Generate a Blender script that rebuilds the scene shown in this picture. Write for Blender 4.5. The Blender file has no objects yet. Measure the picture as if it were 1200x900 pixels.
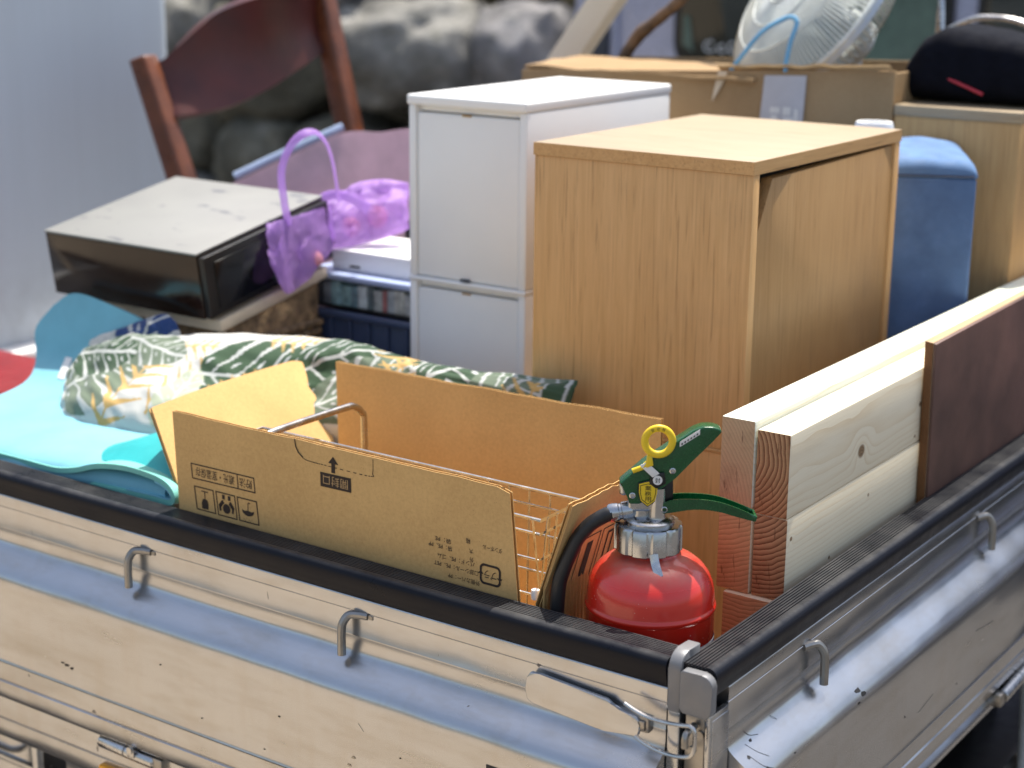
import bpy, bmesh, math, random
import numpy as np
from mathutils import Vector, Matrix, noise
random.seed(7)
rad = math.radians
S = bpy.context.scene
COL = S.collection

# ------------------------------------------------------------------ camera
PITCH, YAW, ROLL = rad(14.88), rad(-34.816), rad(0.5546)
fwd = Vector((math.sin(YAW)*math.cos(PITCH), math.cos(YAW)*math.cos(PITCH), -math.sin(PITCH)))
rgt = fwd.cross(Vector((0, 0, 1))).normalized()
upv = rgt.cross(fwd)
cr, sr = math.cos(ROLL), math.sin(ROLL)
R_, U_ = rgt*cr + upv*sr, upv*cr - rgt*sr
cam_d = bpy.data.cameras.new('camera')
cam = bpy.data.objects.new('camera', cam_d)
COL.objects.link(cam)
mw = Matrix((R_, U_, -fwd)).transposed().to_4x4()
mw.translation = Vector((0.667, -1.279, 1.595))
cam.matrix_world = mw
cam_d.sensor_fit = 'HORIZONTAL'
cam_d.sensor_width = 36.0
cam_d.lens = 60.135
cam_d.clip_start, cam_d.clip_end = 0.05, 2000
cam_d.dof.use_dof = True
cam_d.dof.focus_distance = 1.73
cam_d.dof.aperture_fstop = 4.4
S.camera = cam

# ------------------------------------------------------------------ light
SUN_AZ, SUN_EL = rad(-4), rad(70)
w = bpy.data.worlds.new('World')
S.world = w
w.use_nodes = True
wn = w.node_tree
sky = wn.nodes.new('ShaderNodeTexSky')
sky.sky_type = 'NISHITA'
sky.sun_disc = False
sky.sun_elevation = SUN_EL
sky.sun_rotation = SUN_AZ
sky.air_density, sky.dust_density, sky.ozone_density = 1.1, 3.6, 1.0
hsv = wn.nodes.new('ShaderNodeHueSaturation')
hsv.inputs['Saturation'].default_value = .84
wn.links.new(sky.outputs[0], hsv.inputs['Color'])
wn.links.new(hsv.outputs[0], wn.nodes['Background'].inputs[0])
wn.nodes['Background'].inputs[1].default_value = 0.125
sl = bpy.data.lights.new('sun', 'SUN')
sl.energy, sl.angle, sl.color = 4.1, rad(0.53), (1.0, 0.945, 0.855)
so = bpy.data.objects.new('sun', sl)
COL.objects.link(so)
sdir = Vector((math.sin(SUN_AZ)*math.cos(SUN_EL), math.cos(SUN_AZ)*math.cos(SUN_EL), math.sin(SUN_EL)))
so.rotation_euler = (-sdir).to_track_quat('-Z', 'Y').to_euler()
so.location = sdir*20
S.view_settings.view_transform = 'Standard'
S.view_settings.look = 'None'
S.view_settings.exposure = 0.74
S.view_settings.gamma = 1.0
S.view_settings.use_curve_mapping = False
S.cycles.max_bounces = 8
S.cycles.use_denoising = True

# ------------------------------------------------------------------ material toolkit
class G:
    def __init__(s, name):
        s.m = bpy.data.materials.new(name)
        s.m.use_nodes = True
        s.t = s.m.node_tree
        s.b = s.t.nodes['Principled BSDF']
        s.out = s.t.nodes['Material Output']
    def n(s, typ, ins=None, **pr):
        nd = s.t.nodes.new('ShaderNode'+typ)
        for k, v in pr.items():
            setattr(nd, k, v)
        for k, v in (ins or {}).items():
            s.put(nd.inputs[k], v)
        return nd
    def put(s, sock, v):
        if isinstance(v, bpy.types.NodeSocket):
            s.t.links.new(v, sock)
        elif isinstance(v, bpy.types.Node):
            s.t.links.new(v.outputs[0], sock)
        else:
            if sock.type == 'RGBA' and len(v) == 3:
                v = (*v, 1)
            sock.default_value = v
    def math(s, op, a, b=0.0, c=0.0):
        return s.n('Math', {0: a, 1: b, 2: c}, operation=op).outputs[0]
    def obj(s):
        return s.n('TexCoord').outputs['Object']
    def map(s, v, sc=(1, 1, 1), loc=(0, 0, 0), rot=(0, 0, 0)):
        return s.n('Mapping', {'Vector': v, 'Scale': sc, 'Location': loc, 'Rotation': rot}).outputs[0]
    def noise(s, v, scale, detail=4, rough=.55, dist=0.0):
        return s.n('TexNoise', {'Vector': v, 'Scale': scale, 'Detail': detail, 'Roughness': rough, 'Distortion': dist}).outputs[0]
    def vor(s, v, scale, feat='F1'):
        return s.n('TexVoronoi', {'Vector': v, 'Scale': scale}, feature=feat).outputs['Distance']
    def mix(s, f, a, b):
        nd = s.n('Mix', data_type='RGBA')
        s.put(nd.inputs[0], f); s.put(nd.inputs[6], a); s.put(nd.inputs[7], b)
        return nd.outputs[2]
    def ramp(s, f, a, b, lo=0.0, hi=1.0):
        return s.n('MapRange', {0: f, 1: a, 2: b, 3: lo, 4: hi}, clamp=True).outputs[0]
    def bump(s, h, st=.3, d=.002):
        nd = s.n('Bump', {'Height': h, 'Strength': st, 'Distance': d})
        s.put(s.b.inputs['Normal'], nd.outputs[0])
    def set(s, **k):
        for a, v in k.items():
            s.put(s.b.inputs[{'col': 'Base Color', 'rough': 'Roughness', 'metal': 'Metallic', 'ior': 'IOR', 'coat': 'Coat Weight',
                              'coatr': 'Coat Roughness', 'alpha': 'Alpha', 'spec': 'Specular IOR Level', 'trans': 'Transmission Weight',
                              'sheen': 'Sheen Weight', 'sss': 'Subsurface Weight'}[a]], v)
        return s

def plain(name, col, rough=.5, metal=0.0, var=.12, scale=18, bump=.12, bscale=140, **k):
    g = G(name)
    v = g.obj()
    f = g.noise(v, scale, 5, .6)
    dark = tuple(c*(1-var*1.6) for c in col)
    light = tuple(min(1, c*(1+var)) for c in col)
    g.set(col=g.mix(g.ramp(f, .3, .7), dark, light), metal=metal, **k)
    f2 = g.noise(v, scale*2.3, 4)
    g.set(rough=g.ramp(f2, .3, .7, max(.03, rough-.07), min(1, rough+.09)))
    if bump:
        g.bump(g.noise(v, bscale, 3), bump, .001)
    return g.m

def silver_paint(name):
    g = G(name)
    v = g.obj()
    blot = g.noise(v, 3.2, 5, .6)
    dust = g.noise(g.map(v, (2, 2, 9)), 5, 6, .65)
    wv = g.n('VectorMath', {0: v, 1: g.map(g.n('TexNoise', {'Vector': v, 'Scale': 300.0, 'Detail': 2.0}).outputs['Color'], (.004, .004, .004))}, operation='ADD').outputs[0]
    spots = g.vor(wv, 21)
    sel = g.noise(v, 6, 1)
    speck = g.math('LESS_THAN', spots, g.ramp(sel, .52, .72, 0.0, .075))
    spots2 = g.vor(g.map(wv, (1, 1, .30), rot=(.1, .5, .3)), 34)
    speck2 = g.math('LESS_THAN', spots2, g.ramp(g.noise(v, 4.7, 1), .56, .74, 0.0, .06))
    col = g.mix(g.ramp(dust, .45, .8), (.52, .53, .545), (.44, .425, .40))
    sp = g.math('MAXIMUM', speck, speck2)
    col = g.mix(g.math('MULTIPLY', sp, .8), col, (.10, .075, .055))
    streak = g.ramp(g.noise(g.map(v, (9, 9, 1.2)), 3.0, 5, .65), .52, .75, 0, .35)
    col = g.mix(streak, col, (.44, .40, .35))
    g.set(col=col, metal=g.math('SUBTRACT', .96, g.math('MULTIPLY', sp, .7)),
          rough=g.math('ADD', g.ramp(blot, .3, .7, .19, .25), g.math('MULTIPLY', g.ramp(dust, .4, .8), .07)), coat=.12, coatr=.12)
    dent = g.n('Bump', {'Height': g.noise(g.map(v, (1, 1, 1.6)), 4.2, 2, .5), 'Strength': .5, 'Distance': .016})
    fine_ = g.n('Bump', {'Height': g.noise(v, 420, 2), 'Strength': .03, 'Distance': .0006, 'Normal': dent.outputs[0]})
    g.put(g.b.inputs['Normal'], fine_.outputs[0])
    return g.m

def oak(name, tone=1.0, warm=1.0, grain_axis='z', ab=None):
    g = G(name)
    v = g.obj()
    sc = {'z': (70, 70, 2.2), 'y': (70, 2.2, 70), 'x': (2.2, 70, 70)}[grain_axis]
    sc2 = {'z': (16, 16, 1.1), 'y': (16, 1.1, 16), 'x': (1.1, 16, 16)}[grain_axis]
    fine = g.noise(g.map(v, sc), 3.4, 4, .7, .4)
    broad = g.noise(g.map(v, sc2), 1.5, 3, .5, 1.2)
    pores = g.noise(g.map(v, tuple(c*2.1 for c in sc)), 2.4, 2, .6, .6)
    f = g.math('ADD', g.math('MULTIPLY', fine, .75), g.math('MULTIPLY', broad, .25))
    a = (.60*tone, .385*tone*warm, .170*tone*warm)
    b = (.50*tone, .300*tone*warm, .118*tone*warm)
    if ab: a, b = ab
    col = g.mix(g.ramp(f, .36, .64), b, a)
    col = g.mix(g.ramp(pores, .57, .72, 0, .52), col, (.27*tone, .14*tone, .05*tone))
    sm = g.ramp(g.noise(v, 6.5, 5, .62), .54, .74, 0, .22)
    col = g.mix(sm, col, (.30*tone, .205*tone, .115*tone))
    sc_ = g.math('LESS_THAN', g.vor(g.map(v, (1, 1, .4), rot=(.7, .4, .2)), 24), g.ramp(g.noise(v, 5.3, 1), .58, .76, 0, .05))
    col = g.mix(g.math('MULTIPLY', sc_, .55), col, (.72*tone, .58*tone, .40*tone))
    g.set(col=col, rough=g.ramp(fine, .2, .8, .40, .55), spec=.4)
    g.bump(pores, .05, .0006)
    return g.m

def spruce(name, pith, ring=.0042, tint=(1, 1, 1), endk=.75, knots=(), seed=0.0, fuzz=0.0, width_noise=.0035, ends=True):
    # solid wood: growth rings round a pith line that runs along local Y
    g = G(name)
    v = g.obj()
    sep = g.n('SeparateXYZ', {0: v})
    x, y, z = sep.outputs
    wob = g.noise(g.map(v, (5, 1.0, 5), (seed, seed*2, seed*3)), 2.4, 3, .5)
    wob2 = g.noise(g.map(v, (22, 2.2, 22), (seed, 1, 2)), 2.0, 3, .55)
    dx = g.math('SUBTRACT', x, pith[0]); dz = g.math('SUBTRACT', z, pith[1])
    r = g.math('SQRT', g.math('ADD', g.math('MULTIPLY', dx, dx), g.math('MULTIPLY', dz, dz)))
    r = g.math('ADD', r, g.math('MULTIPLY', g.math('SUBTRACT', wob, .5), .022))
    r = g.math('ADD', r, g.math('MULTIPLY', g.math('SUBTRACT', wob2, .5), width_noise))
    kmask = 0.0
    for (ky, kz, ks) in knots:
        ey = g.math('DIVIDE', g.math('SUBTRACT', y, ky), ks*1.15)
        ez = g.math('DIVIDE', g.math('SUBTRACT', z, kz), ks)
        d2 = g.math('ADD', g.math('MULTIPLY', ey, ey), g.math('MULTIPLY', ez, ez))
        e = g.math('POWER', 2.718, g.math('MULTIPLY', d2, -.22))
        r = g.math('ADD', r, g.math('MULTIPLY', e, ks*1.5))
        km = g.ramp(g.math('ADD', d2, g.math('MULTIPLY', wob2, .5)), .7, 1.3, 1, 0)
        kmask = km if kmask == 0.0 else g.math('MAXIMUM', kmask, km)
    fr = g.math('FRACT', g.math('DIVIDE', r, ring))
    late = g.math('POWER', fr, 3.2)
    fib = g.noise(g.map(v, (160, 6, 160)), 3.0, 3, .6)
    nrm = g.n('NewGeometry').outputs['True Normal']
    ny = g.n('SeparateXYZ', {0: nrm}).outputs[1]
    end = g.math('GREATER_THAN', g.math('ABSOLUTE', ny), .6 if ends else 2.0)
    lc = tuple(a*b for a, b in zip((.84, .75, .565), tint))
    dc = tuple(a*b for a, b in zip((.64, .47, .26), tint))
    long_c = g.mix(g.math('MULTIPLY', late, g.ramp(g.noise(v, 9, 2), .3, .7, .25, .6)), lc, dc)
    long_c = g.mix(g.ramp(fib, .45, .8, 0, .18), long_c, dc)
    saw = g.noise(g.map(v, (40, 1, 260), rot=(0, .25, 0)), 3.0, 3, .6)
    elc = tuple(a*endk*b for a, b in zip((.80, .46, .22), tint))
    edc = tuple(a*endk*b for a, b in zip((.19, .058, .018), tint))
    late2 = g.math('POWER', fr, 1.5)
    end_c = g.mix(g.math('MULTIPLY', late2, 1.0-fuzz), elc, edc)
    crk = g.ramp(g.noise(g.map(v, (120, 1, 30), rot=(0, .7, 0)), 1.6, 2, .5), .64, .70, 0, .55)
    blot = g.noise(v, 38, 4, .6)
    end_c = g.mix(crk, end_c, (.10, .04, .015))
    end_c = g.mix(g.ramp(blot, .5, .78, 0, .3), end_c, edc)
    end_c = g.mix(g.ramp(saw, .55, .85, 0, .15+.4*fuzz), end_c, tuple(min(1, c*1.25) for c in elc))
    col = g.mix(end, long_c, end_c)
    if knots:
        kr = g.math('FRACT', g.math('DIVIDE', r, .0016))
        col = g.mix(g.math('MULTIPLY', kmask, .9), col, g.mix(kr, (.10, .05, .02), (.30, .17, .075)))
    g.set(col=col, rough=.62, spec=.3)
    g.bump(g.math('ADD', g.math('MULTIPLY', saw, end), g.math('ADD', g.math('MULTIPLY', fib, .35), g.math('MULTIPLY', late, .15))), .35, .0012)
    return g.m

def cardboard(name, k=1.0, tint=(1, 1, 1)):
    g = G(name)
    v = g.obj()
    st = g.noise(g.map(v, (150, 150, 4)), 2.0, 2, .5)
    fib = g.noise(v, 260, 4, .7)
    bl = g.noise(v, 9, 4, .6)
    a = tuple(k*t*c for t, c in zip(tint, (.64, .415, .170))); b = tuple(k*t*c for t, c in zip(tint, (.53, .330, .130)))
    col = g.mix(g.ramp(g.math('ADD', g.math('MULTIPLY', fib, .5), g.math('MULTIPLY', bl, .5)), .38, .62), b, a)
    col = g.mix(g.ramp(st, .5, .8, 0, .14), col, b)
    col = g.mix(g.ramp(g.noise(v, 700, 2), .66, .74, 0, .5), col, (.22, .13, .06))
    g.set(col=col, rough=.78, spec=.25)
    g.bump(g.math('ADD', g.math('MULTIPLY', st, 1.0), g.math('MULTIPLY', fib, .4)), .16, .0008)
    return g.m

def rubber(name):
    g = G(name)
    v = g.obj()
    d = g.noise(v, 14, 6, .7)
    sc = g.vor(g.map(v, (1, 1, 1), rot=(.2, .3, .9)), 60)
    scr = g.math('LESS_THAN', sc, g.ramp(g.noise(v, 9, 2), .52, .8, 0, .07))
    nz = g.n('SeparateXYZ', {0: g.n('NewGeometry').outputs['Normal']}).outputs[2]
    dirt = g.math('MULTIPLY', g.ramp(d, .38, .66, .25, 1.0), g.ramp(nz, .60, .97, .03, .85))
    col = g.mix(dirt, (.005, .006, .011), (.070, .070, .070))
    col = g.mix(g.math('MULTIPLY', scr, .7), col, (.30, .29, .27))
    g.set(col=col, rough=g.ramp(d, .35, .7, .26, .48), spec=.18)
    g.bump(g.noise(v, 260, 4), .12, .0007)
    return g.m

def glossy_red(name):
    g = G(name)
    v = g.obj()
    z = g.n('SeparateXYZ', {0: v}).outputs[2]
    nz = g.n('SeparateXYZ', {0: g.n('NewGeometry').outputs['Normal']}).outputs[2]
    d = g.noise(v, 45, 6, .7)
    dust = g.math('MULTIPLY', g.ramp(nz, .45, .95), g.ramp(d, .30, .70, .15, .85))  # real dust, with pink sky haze painted into it on upward faces
    sp = g.math('LESS_THAN', g.vor(v, 190), g.ramp(g.noise(v, 22, 2), .42, .8, 0, .22))
    col = g.mix(dust, (.64, .020, .009), (.36, .16, .12))
    sc2 = g.math('LESS_THAN', g.vor(g.map(v, (1, 1, .22), rot=(.5, .3, .6)), 46), g.ramp(g.noise(v, 13, 1), .52, .75, 0, .045))
    col = g.mix(g.math('MULTIPLY', g.math('MAXIMUM', sp, sc2), .6), col, (.62, .40, .34))
    g.set(col=col, rough=g.math('ADD', .26, g.math('MULTIPLY', dust, .35)), coat=.7, coatr=.10)
    g.bump(g.noise(v, 90, 3), .05, .001)
    return g.m

def chrome(name, col=(.62, .62, .62), rough=.22, rust=.25):
    g = G(name)
    v = g.obj()
    d = g.noise(v, 60, 5, .65)
    r = g.ramp(g.noise(v, 22, 5, .7), .58, .72, 0, rust)
    c = g.mix(g.ramp(d, .3, .7), tuple(k*.75 for k in col), col)
    c = g.mix(r, c, (.12, .055, .025))
    g.set(col=c, metal=g.math('SUBTRACT', 1.0, r), rough=g.ramp(d, .3, .7, rough-.05, rough+.12))
    g.bump(d, .12, .0008)
    return g.m

def ground_mat(name, a, b, c, scale=1.0):
    g = G(name)
    v = g.obj()
    n1 = g.noise(v, .9*scale, 6, .6)
    n2 = g.noise(v, 22*scale, 6, .7)
    p = g.vor(v, 55*scale)
    col = g.mix(g.ramp(n1, .35, .65), a, b)
    col = g.mix(g.ramp(n2, .45, .7, 0, .6), col, c)
    col = g.mix(g.ramp(p, 0, .5, .5, 0), col, c)
    g.set(col=col, rough=.9, spec=.2)
    g.bump(g.math('ADD', n2, p), .7, .02)
    return g.m

def rock_mat(name, k=1.0, tint=(1, 1, 1)):
    g = G(name)
    v = g.obj()
    n1 = g.noise(v, 3.5, 7, .65)
    n2 = g.noise(v, 17, 6, .7)
    a = tuple(.46*k*t for t in tint); b = tuple(.20*k*t for t in tint)
    col = g.mix(g.ramp(n1, .38, .62), b, a)
    col = g.mix(g.ramp(n2, .52, .68, 0, .55), col, (.13*k, .135*k, .095*k))
    col = g.mix(g.ramp(g.noise(v, 6, 3), .6, .7, 0, .6), col, (.62*k, .60*k, .56*k))
    g.set(col=col, rough=.9, spec=.2)
    g.bump(g.math('ADD', n2, g.math('MULTIPLY', n1, 2.0)), .6, .03)
    return g.m

def translucent(name, col, alpha, rough=.35, trl=.4):
    g = G(name)
    v = g.obj()
    f = g.noise(v, 30, 4, .6)
    c = g.mix(g.ramp(f, .3, .7), tuple(k*.85 for k in col), col)
    g.set(col=c, rough=rough)
    tl = g.n('BsdfTranslucent', {'Color': c})
    tp = g.n('BsdfTransparent')
    m1 = g.n('MixShader', {0: trl, 1: g.b.outputs[0], 2: tl.outputs[0]})
    m2 = g.n('MixShader', {0: alpha, 1: tp.outputs[0], 2: m1.outputs[0]})
    g.t.links.new(m2.outputs[0], g.out.inputs[0])
    g.bump(g.noise(v, 60, 3), .2, .002)
    return g.m

def attr_cloth(name):
    g = G(name)
    a = g.n('Attribute', attribute_name='Col')
    v = g.obj()
    wv = g.noise(v, 900, 2)
    g.set(col=a.outputs['Color'], rough=.85, spec=.2, sheen=.15)
    g.bump(g.math('ADD', wv, g.math('MULTIPLY', g.noise(v, 40, 3), 1.5)), .15, .0015)
    return g.m

MT = dict(
    silver=silver_paint('silver_paint'), rubber=rubber('ribbed_rubber'), red=glossy_red('red_enamel'),
    card=cardboard('cardboard'), card_in=cardboard('cardboard_inner', 1.10), card_old=cardboard('old_cardboard', .60, (1, 1.04, 1.32)),
    ink=plain('brown_ink', (.035, .022, .015), .8, bump=0, var=.1), kraft=plain('kraft_print', (.46, .30, .14), .8, bump=0),
    oak=oak('oak_laminate', 1.22, .96), oak_top=oak('oak_laminate_sunlit', .86, 1.16, 'x', ((.425, .335, .22), (.36, .28, .18))), oak_edge=oak('oak_edge_band', 1.1, .96, 'y'),  # oak brightened on shaded sides, dulled and paled on the sunlit top
    oak2=oak('far_oak_laminate', .95), gap_shade=plain('painted_gap_shade', (.02, .015, .01), .8),
    white=plain('white_plastic', (.92, .92, .905), .38, var=.02, scale=6, bump=.03), cream=plain('cream_metal', (.72, .71, .65), .45, var=.06, scale=10, bump=.04),
    grey=plain('light_grey_plastic', (.52, .54, .58), .4, var=.04), black=plain('black_plastic', (.008, .008, .009), .35, var=.2, bump=.05),
    glass=plain('black_glass', (.006, .006, .008), .06, var=.1, bump=0), blackmetal=plain('dark_brown_metal', (.020, .010, .007), .16, var=.25, scale=7, bump=.05),
    steel=chrome('bright_steel'), wire=chrome('wire_steel', (.66, .63, .58), .2, .08), rusty=chrome('rusty_steel', (.42, .40, .37), .35, .9),
    alu=chrome('cast_aluminium', (.56, .57, .58), .20, .06), hookm=chrome('dull_hook_steel', (.38, .37, .35), .38, .35),
    green=plain('green_paint', (.003, .075, .020), .26, var=.12, scale=60, bump=.03, coat=.3), yellow=plain('yellow_plastic', (.80, .56, .02), .4, var=.05, bump=.03),
    hose=plain('black_hose', (.017, .017, .018), .42, var=.15, scale=60), label_white=plain('white_label', (.74, .74, .72), .5, var=.03, bump=0),
    navy_label=plain('navy_label', (.012, .02, .13), .4, bump=0), amber=plain('amber_reflector', (.85, .36, .01), .25, var=.08),
    mahog=plain('mahogany_varnish', (.075, .012, .008), .40, var=.3, scale=9, bump=.06, coat=.12, coatr=.3),
    mahog_lit=plain('mahogany_lit', (.14, .042, .014), .3, var=.3, scale=14, bump=.06, coat=.12, coatr=.3),  # mahogany lightened in colour for the sunlit chair posts
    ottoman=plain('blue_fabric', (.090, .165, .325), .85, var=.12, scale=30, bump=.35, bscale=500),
    ottoman_top=plain('blue_fabric_lit', (.105, .20, .375), .8, var=.12, scale=30, bump=.35, bscale=500),  # same blue fabric, lightened for the lit top
    mat_blue=plain('blue_foam', (.185, .46, .56), .65, var=.09, scale=11, bump=.3, bscale=320), teal=plain('teal_foam', (.018, .36, .38), .55, var=.06, bump=.1),
    mint=plain('mint_foam', (.17, .50, .43), .6, var=.06, bump=.12),
    navy=plain('navy_crate_plastic', (.045, .065, .125), .4, var=.08, bump=.05), red_box=plain('red_tool_paint', (.22, .010, .014), .4),
    lilac=translucent('lilac_mesh', (.66, .40, .90), .64, .5, .5), tub=translucent('lavender_tub_plastic', (.80, .62, .70), .84, .25, .35),
    tub_rim=plain('pale_blue_rim', (.38, .47, .66), .4), pink=plain('pink_cloth', (.80, .33, .42), .7),
    ply_edge=spruce('plywood_edge_wood', (0, .4), .002, (.55, .45, .35), .6), fanw=plain('pale_fan_plastic', (.66, .70, .67), .4, bump=0),
    fanb=translucent('fan_blade_plastic', (.72, .78, .75), .9, .3, .3), cord=plain('sky_blue_cord', (.16, .42, .66), .5),
    bag=plain('navy_black_nylon', (.004, .005, .010), .95, spec=.15, var=.2, scale=40, bump=.3, bscale=500), redpipe=plain('red_piping', (.45, .03, .05), .5),
    bamboo=plain('brown_branch', (.17, .105, .06), .7, var=.45, scale=30, bump=.5, bscale=60), van=plain('lavender_grey_paint', (.40, .42, .55), .3, .25, var=.03, bump=.02, coat=.4),
    van_dark=plain('dark_trim', (.045, .05, .065), .5), seal=plain('rubber_seal', (.008, .008, .009), .5),
    vglass=plain('van_glass', (.012, .018, .014), .05, var=.2, scale=3, bump=0), vgreen_tone=plain('green_reflection_and_patch', (.10, .16, .125), .18, var=.35, scale=5, bump=0),  # the green tone stands in for trees reflected in a window
    cab=plain('cab_paint', (.55, .66, .74), .45, .05, var=.07, scale=4, bump=.03), tyre=plain('tyre_rubber', (.02, .02, .02), .8, scale=40),
    soil=ground_mat('soil_bank', (.085, .075, .06), (.06, .065, .04), (.03, .035, .02)),
    leafm=plain('dry_leaves', (.13, .11, .05), .7, var=.5, scale=9, bump=0), leafg=plain('green_leaves', (.05, .09, .03), .6, var=.4, scale=9, bump=0),
    weave=plain('wicker', (.24, .16, .085), .7, var=.4, scale=60, bump=.5), pale_wood=plain('pale_board', (.66, .56, .42), .6, var=.1, scale=25),
    cloth=attr_cloth('leaf_print_cotton'), capgrey=plain('cap_grey_paint', (.21, .212, .22), .42, .25, var=.05, scale=30, bump=.05),
)

def cab_paint():
    g = G('cab_paint_streaked')
    v = g.obj()
    st = g.noise(g.map(v, (1, 9, .5)), 3.2, 4, .6)
    lo = g.ramp(g.n('SeparateXYZ', {0: v}).outputs[2], .78, 1.0, 1, 0)
    sm = g.math('MULTIPLY', lo, g.ramp(g.noise(v, 9, 5, .7), .35, .65))
    c = g.mix(g.ramp(st, .35, .65), (.555, .62, .665), (.572, .640, .690))
    c = g.mix(g.math('MULTIPLY', sm, .6), c, (.22, .23, .24))
    g.set(col=c, rough=.5)
    return g.m
MT['cab'] = cab_paint()
# ------------------------------------------------------------------ geometry toolkit
WORLD = {}
def tag(o, label=None, cat=None, group=None, kind=None):
    if label: o['label'] = label
    if cat: o['category'] = cat
    if group: o['group'] = group
    if kind: o['kind'] = kind
    return o
def thing(name, loc, label, cat, group=None):
    o = bpy.data.objects.new(name, None)
    o.empty_display_size = .05
    COL.objects.link(o)
    o.location = loc
    WORLD[o] = Vector(loc)
    return tag(o, label, cat, group)
def obj(name, bm, m, parent=None, loc=None, smooth=35):
    base = WORLD[parent] if parent is not None else Vector(loc or (0, 0, 0))
    bmesh.ops.recalc_face_normals(bm, faces=bm.faces) if not getattr(bm, 'tag_keep', False) else None
    me = bpy.data.meshes.new(name)
    bm.to_mesh(me); bm.free()
    me.transform(Matrix.Translation(-base))
    me.materials.append(MT[m] if isinstance(m, str) else m)
    if smooth:
        me.polygons.foreach_set('use_smooth', [True]*len(me.polygons))
        me.set_sharp_from_angle(angle=rad(smooth))
    o = bpy.data.objects.new(name, me)
    COL.objects.link(o)
    WORLD[o] = base
    if parent is not None:
        o.parent = parent
    else:
        o.location = base
    return o
def new(): return bmesh.new()
def box(bm, lo, hi, bev=0.0, seg=2, mat=None):
    b = bmesh.new()
    bmesh.ops.create_cube(b, size=1)
    for v in b.verts:
        v.co = Vector([lo[i]+(v.co[i]+.5)*(hi[i]-lo[i]) for i in range(3)])
    if bev:
        bmesh.ops.bevel(b, geom=b.edges[:], offset=bev, segments=seg, profile=.5, affect='EDGES')
    if mat is not None:
        b.transform(mat)
    join(bm, b)
def join(bm, b):
    me = bpy.data.meshes.new('tmp'); b.to_mesh(me); b.free()
    bm.from_mesh(me); bpy.data.meshes.remove(me)
def hexa(bm, bot, top, bev=0.0, seg=2):
    b = bmesh.new()
    vs = [b.verts.new(p) for p in bot]+[b.verts.new(p) for p in top]
    b.faces.new(vs[0:4][::-1]); b.faces.new(vs[4:8])
    for i in range(4):
        j = (i+1) % 4
        b.faces.new((vs[i], vs[j], vs[4+j], vs[4+i]))
    if bev:
        bmesh.ops.bevel(b, geom=b.edges[:], offset=bev, segments=seg, profile=.5, affect='EDGES')
    join(bm, b)
def prism(bm, poly, ext, bev=0.0, seg=2):
    b = bmesh.new()
    ext = Vector(ext)
    A = [b.verts.new(p) for p in poly]; B = [b.verts.new(Vector(p)+ext) for p in poly]
    n = len(poly)
    b.faces.new(A); b.faces.new(B[::-1])
    for i in range(n):
        b.faces.new((A[i], B[i], B[(i+1) % n], A[(i+1) % n]))
    if bev:
        bmesh.ops.bevel(b, geom=b.edges[:], offset=bev, segments=seg, profile=.5, affect='EDGES', clamp_overlap=True)
    join(bm, b)
def cat_rom(pts, n=8):
    P = [Vector(p) for p in pts]
    if len(P) < 3: return P
    out = []
    Q = [P[0]*2-P[1]]+P+[P[-1]*2-P[-2]]
    for i in range(1, len(Q)-2):
        for k in range(n):
            t = k/n
            a, b, c, d = Q[i-1], Q[i], Q[i+1], Q[i+2]
            out.append(.5*((2*b)+(c-a)*t+(2*a-5*b+4*c-d)*t*t+(3*b-a-3*c+d)*t**3))
    out.append(P[-1])
    return out
def tube(bm, pts, r, seg=10, smooth=0, flat=1.0, flatdir=None, closed=False):
    P = cat_rom(pts, smooth) if smooth else [Vector(p) for p in pts]
    n = len(P)
    rs = r if isinstance(r, (list, tuple)) else [r]*n
    if len(rs) != n:
        rs = list(np.interp(np.linspace(0, 1, n), np.linspace(0, 1, len(rs)), rs))
    T = [((P[min(i+1, n-1)]-P[max(i-1, 0)]) if not closed else (P[(i+1) % n]-P[i-1])).normalized() for i in range(n)]
    up = Vector(flatdir) if flatdir else (Vector((0, 0, 1)) if abs(T[0].z) < .9 else Vector((1, 0, 0)))
    nv = (up-T[0]*up.dot(T[0])).normalized()
    rings = []
    for i in range(n):
        nv = (nv-T[i]*nv.dot(T[i])).normalized()
        bv = T[i].cross(nv)
        rings.append([bm.verts.new(P[i]+(nv*math.cos(a)*flat+bv*math.sin(a))*rs[i]) for a in [2*math.pi*k/seg for k in range(seg)]])
    rng = range(n) if closed else range(n-1)
    for i in rng:
        A, B = rings[i], rings[(i+1) % n]
        for k in range(seg):
            bm.faces.new((A[k], A[(k+1) % seg], B[(k+1) % seg], B[k]))
    if not closed:
        bm.faces.new(rings[0][::-1]); bm.faces.new(rings[-1])
def lathe(bm, prof, c, n=48, axis=None, caps=True):
    c = Vector(c)
    ax = Vector(axis).normalized() if axis else Vector((0, 0, 1))
    e1 = ax.orthogonal().normalized(); e2 = ax.cross(e1)
    rings = [[bm.verts.new(c+ax*z+(e1*math.cos(a)+e2*math.sin(a))*max(r, 1e-5)) for a in [2*math.pi*k/n for k in range(n)]] for r, z in prof]
    for A, B in zip(rings[:-1], rings[1:]):
        for k in range(n):
            bm.faces.new((A[k], A[(k+1) % n], B[(k+1) % n], B[k]))
    if caps:
        bm.faces.new(rings[0][::-1]); bm.faces.new(rings[-1])
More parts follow.
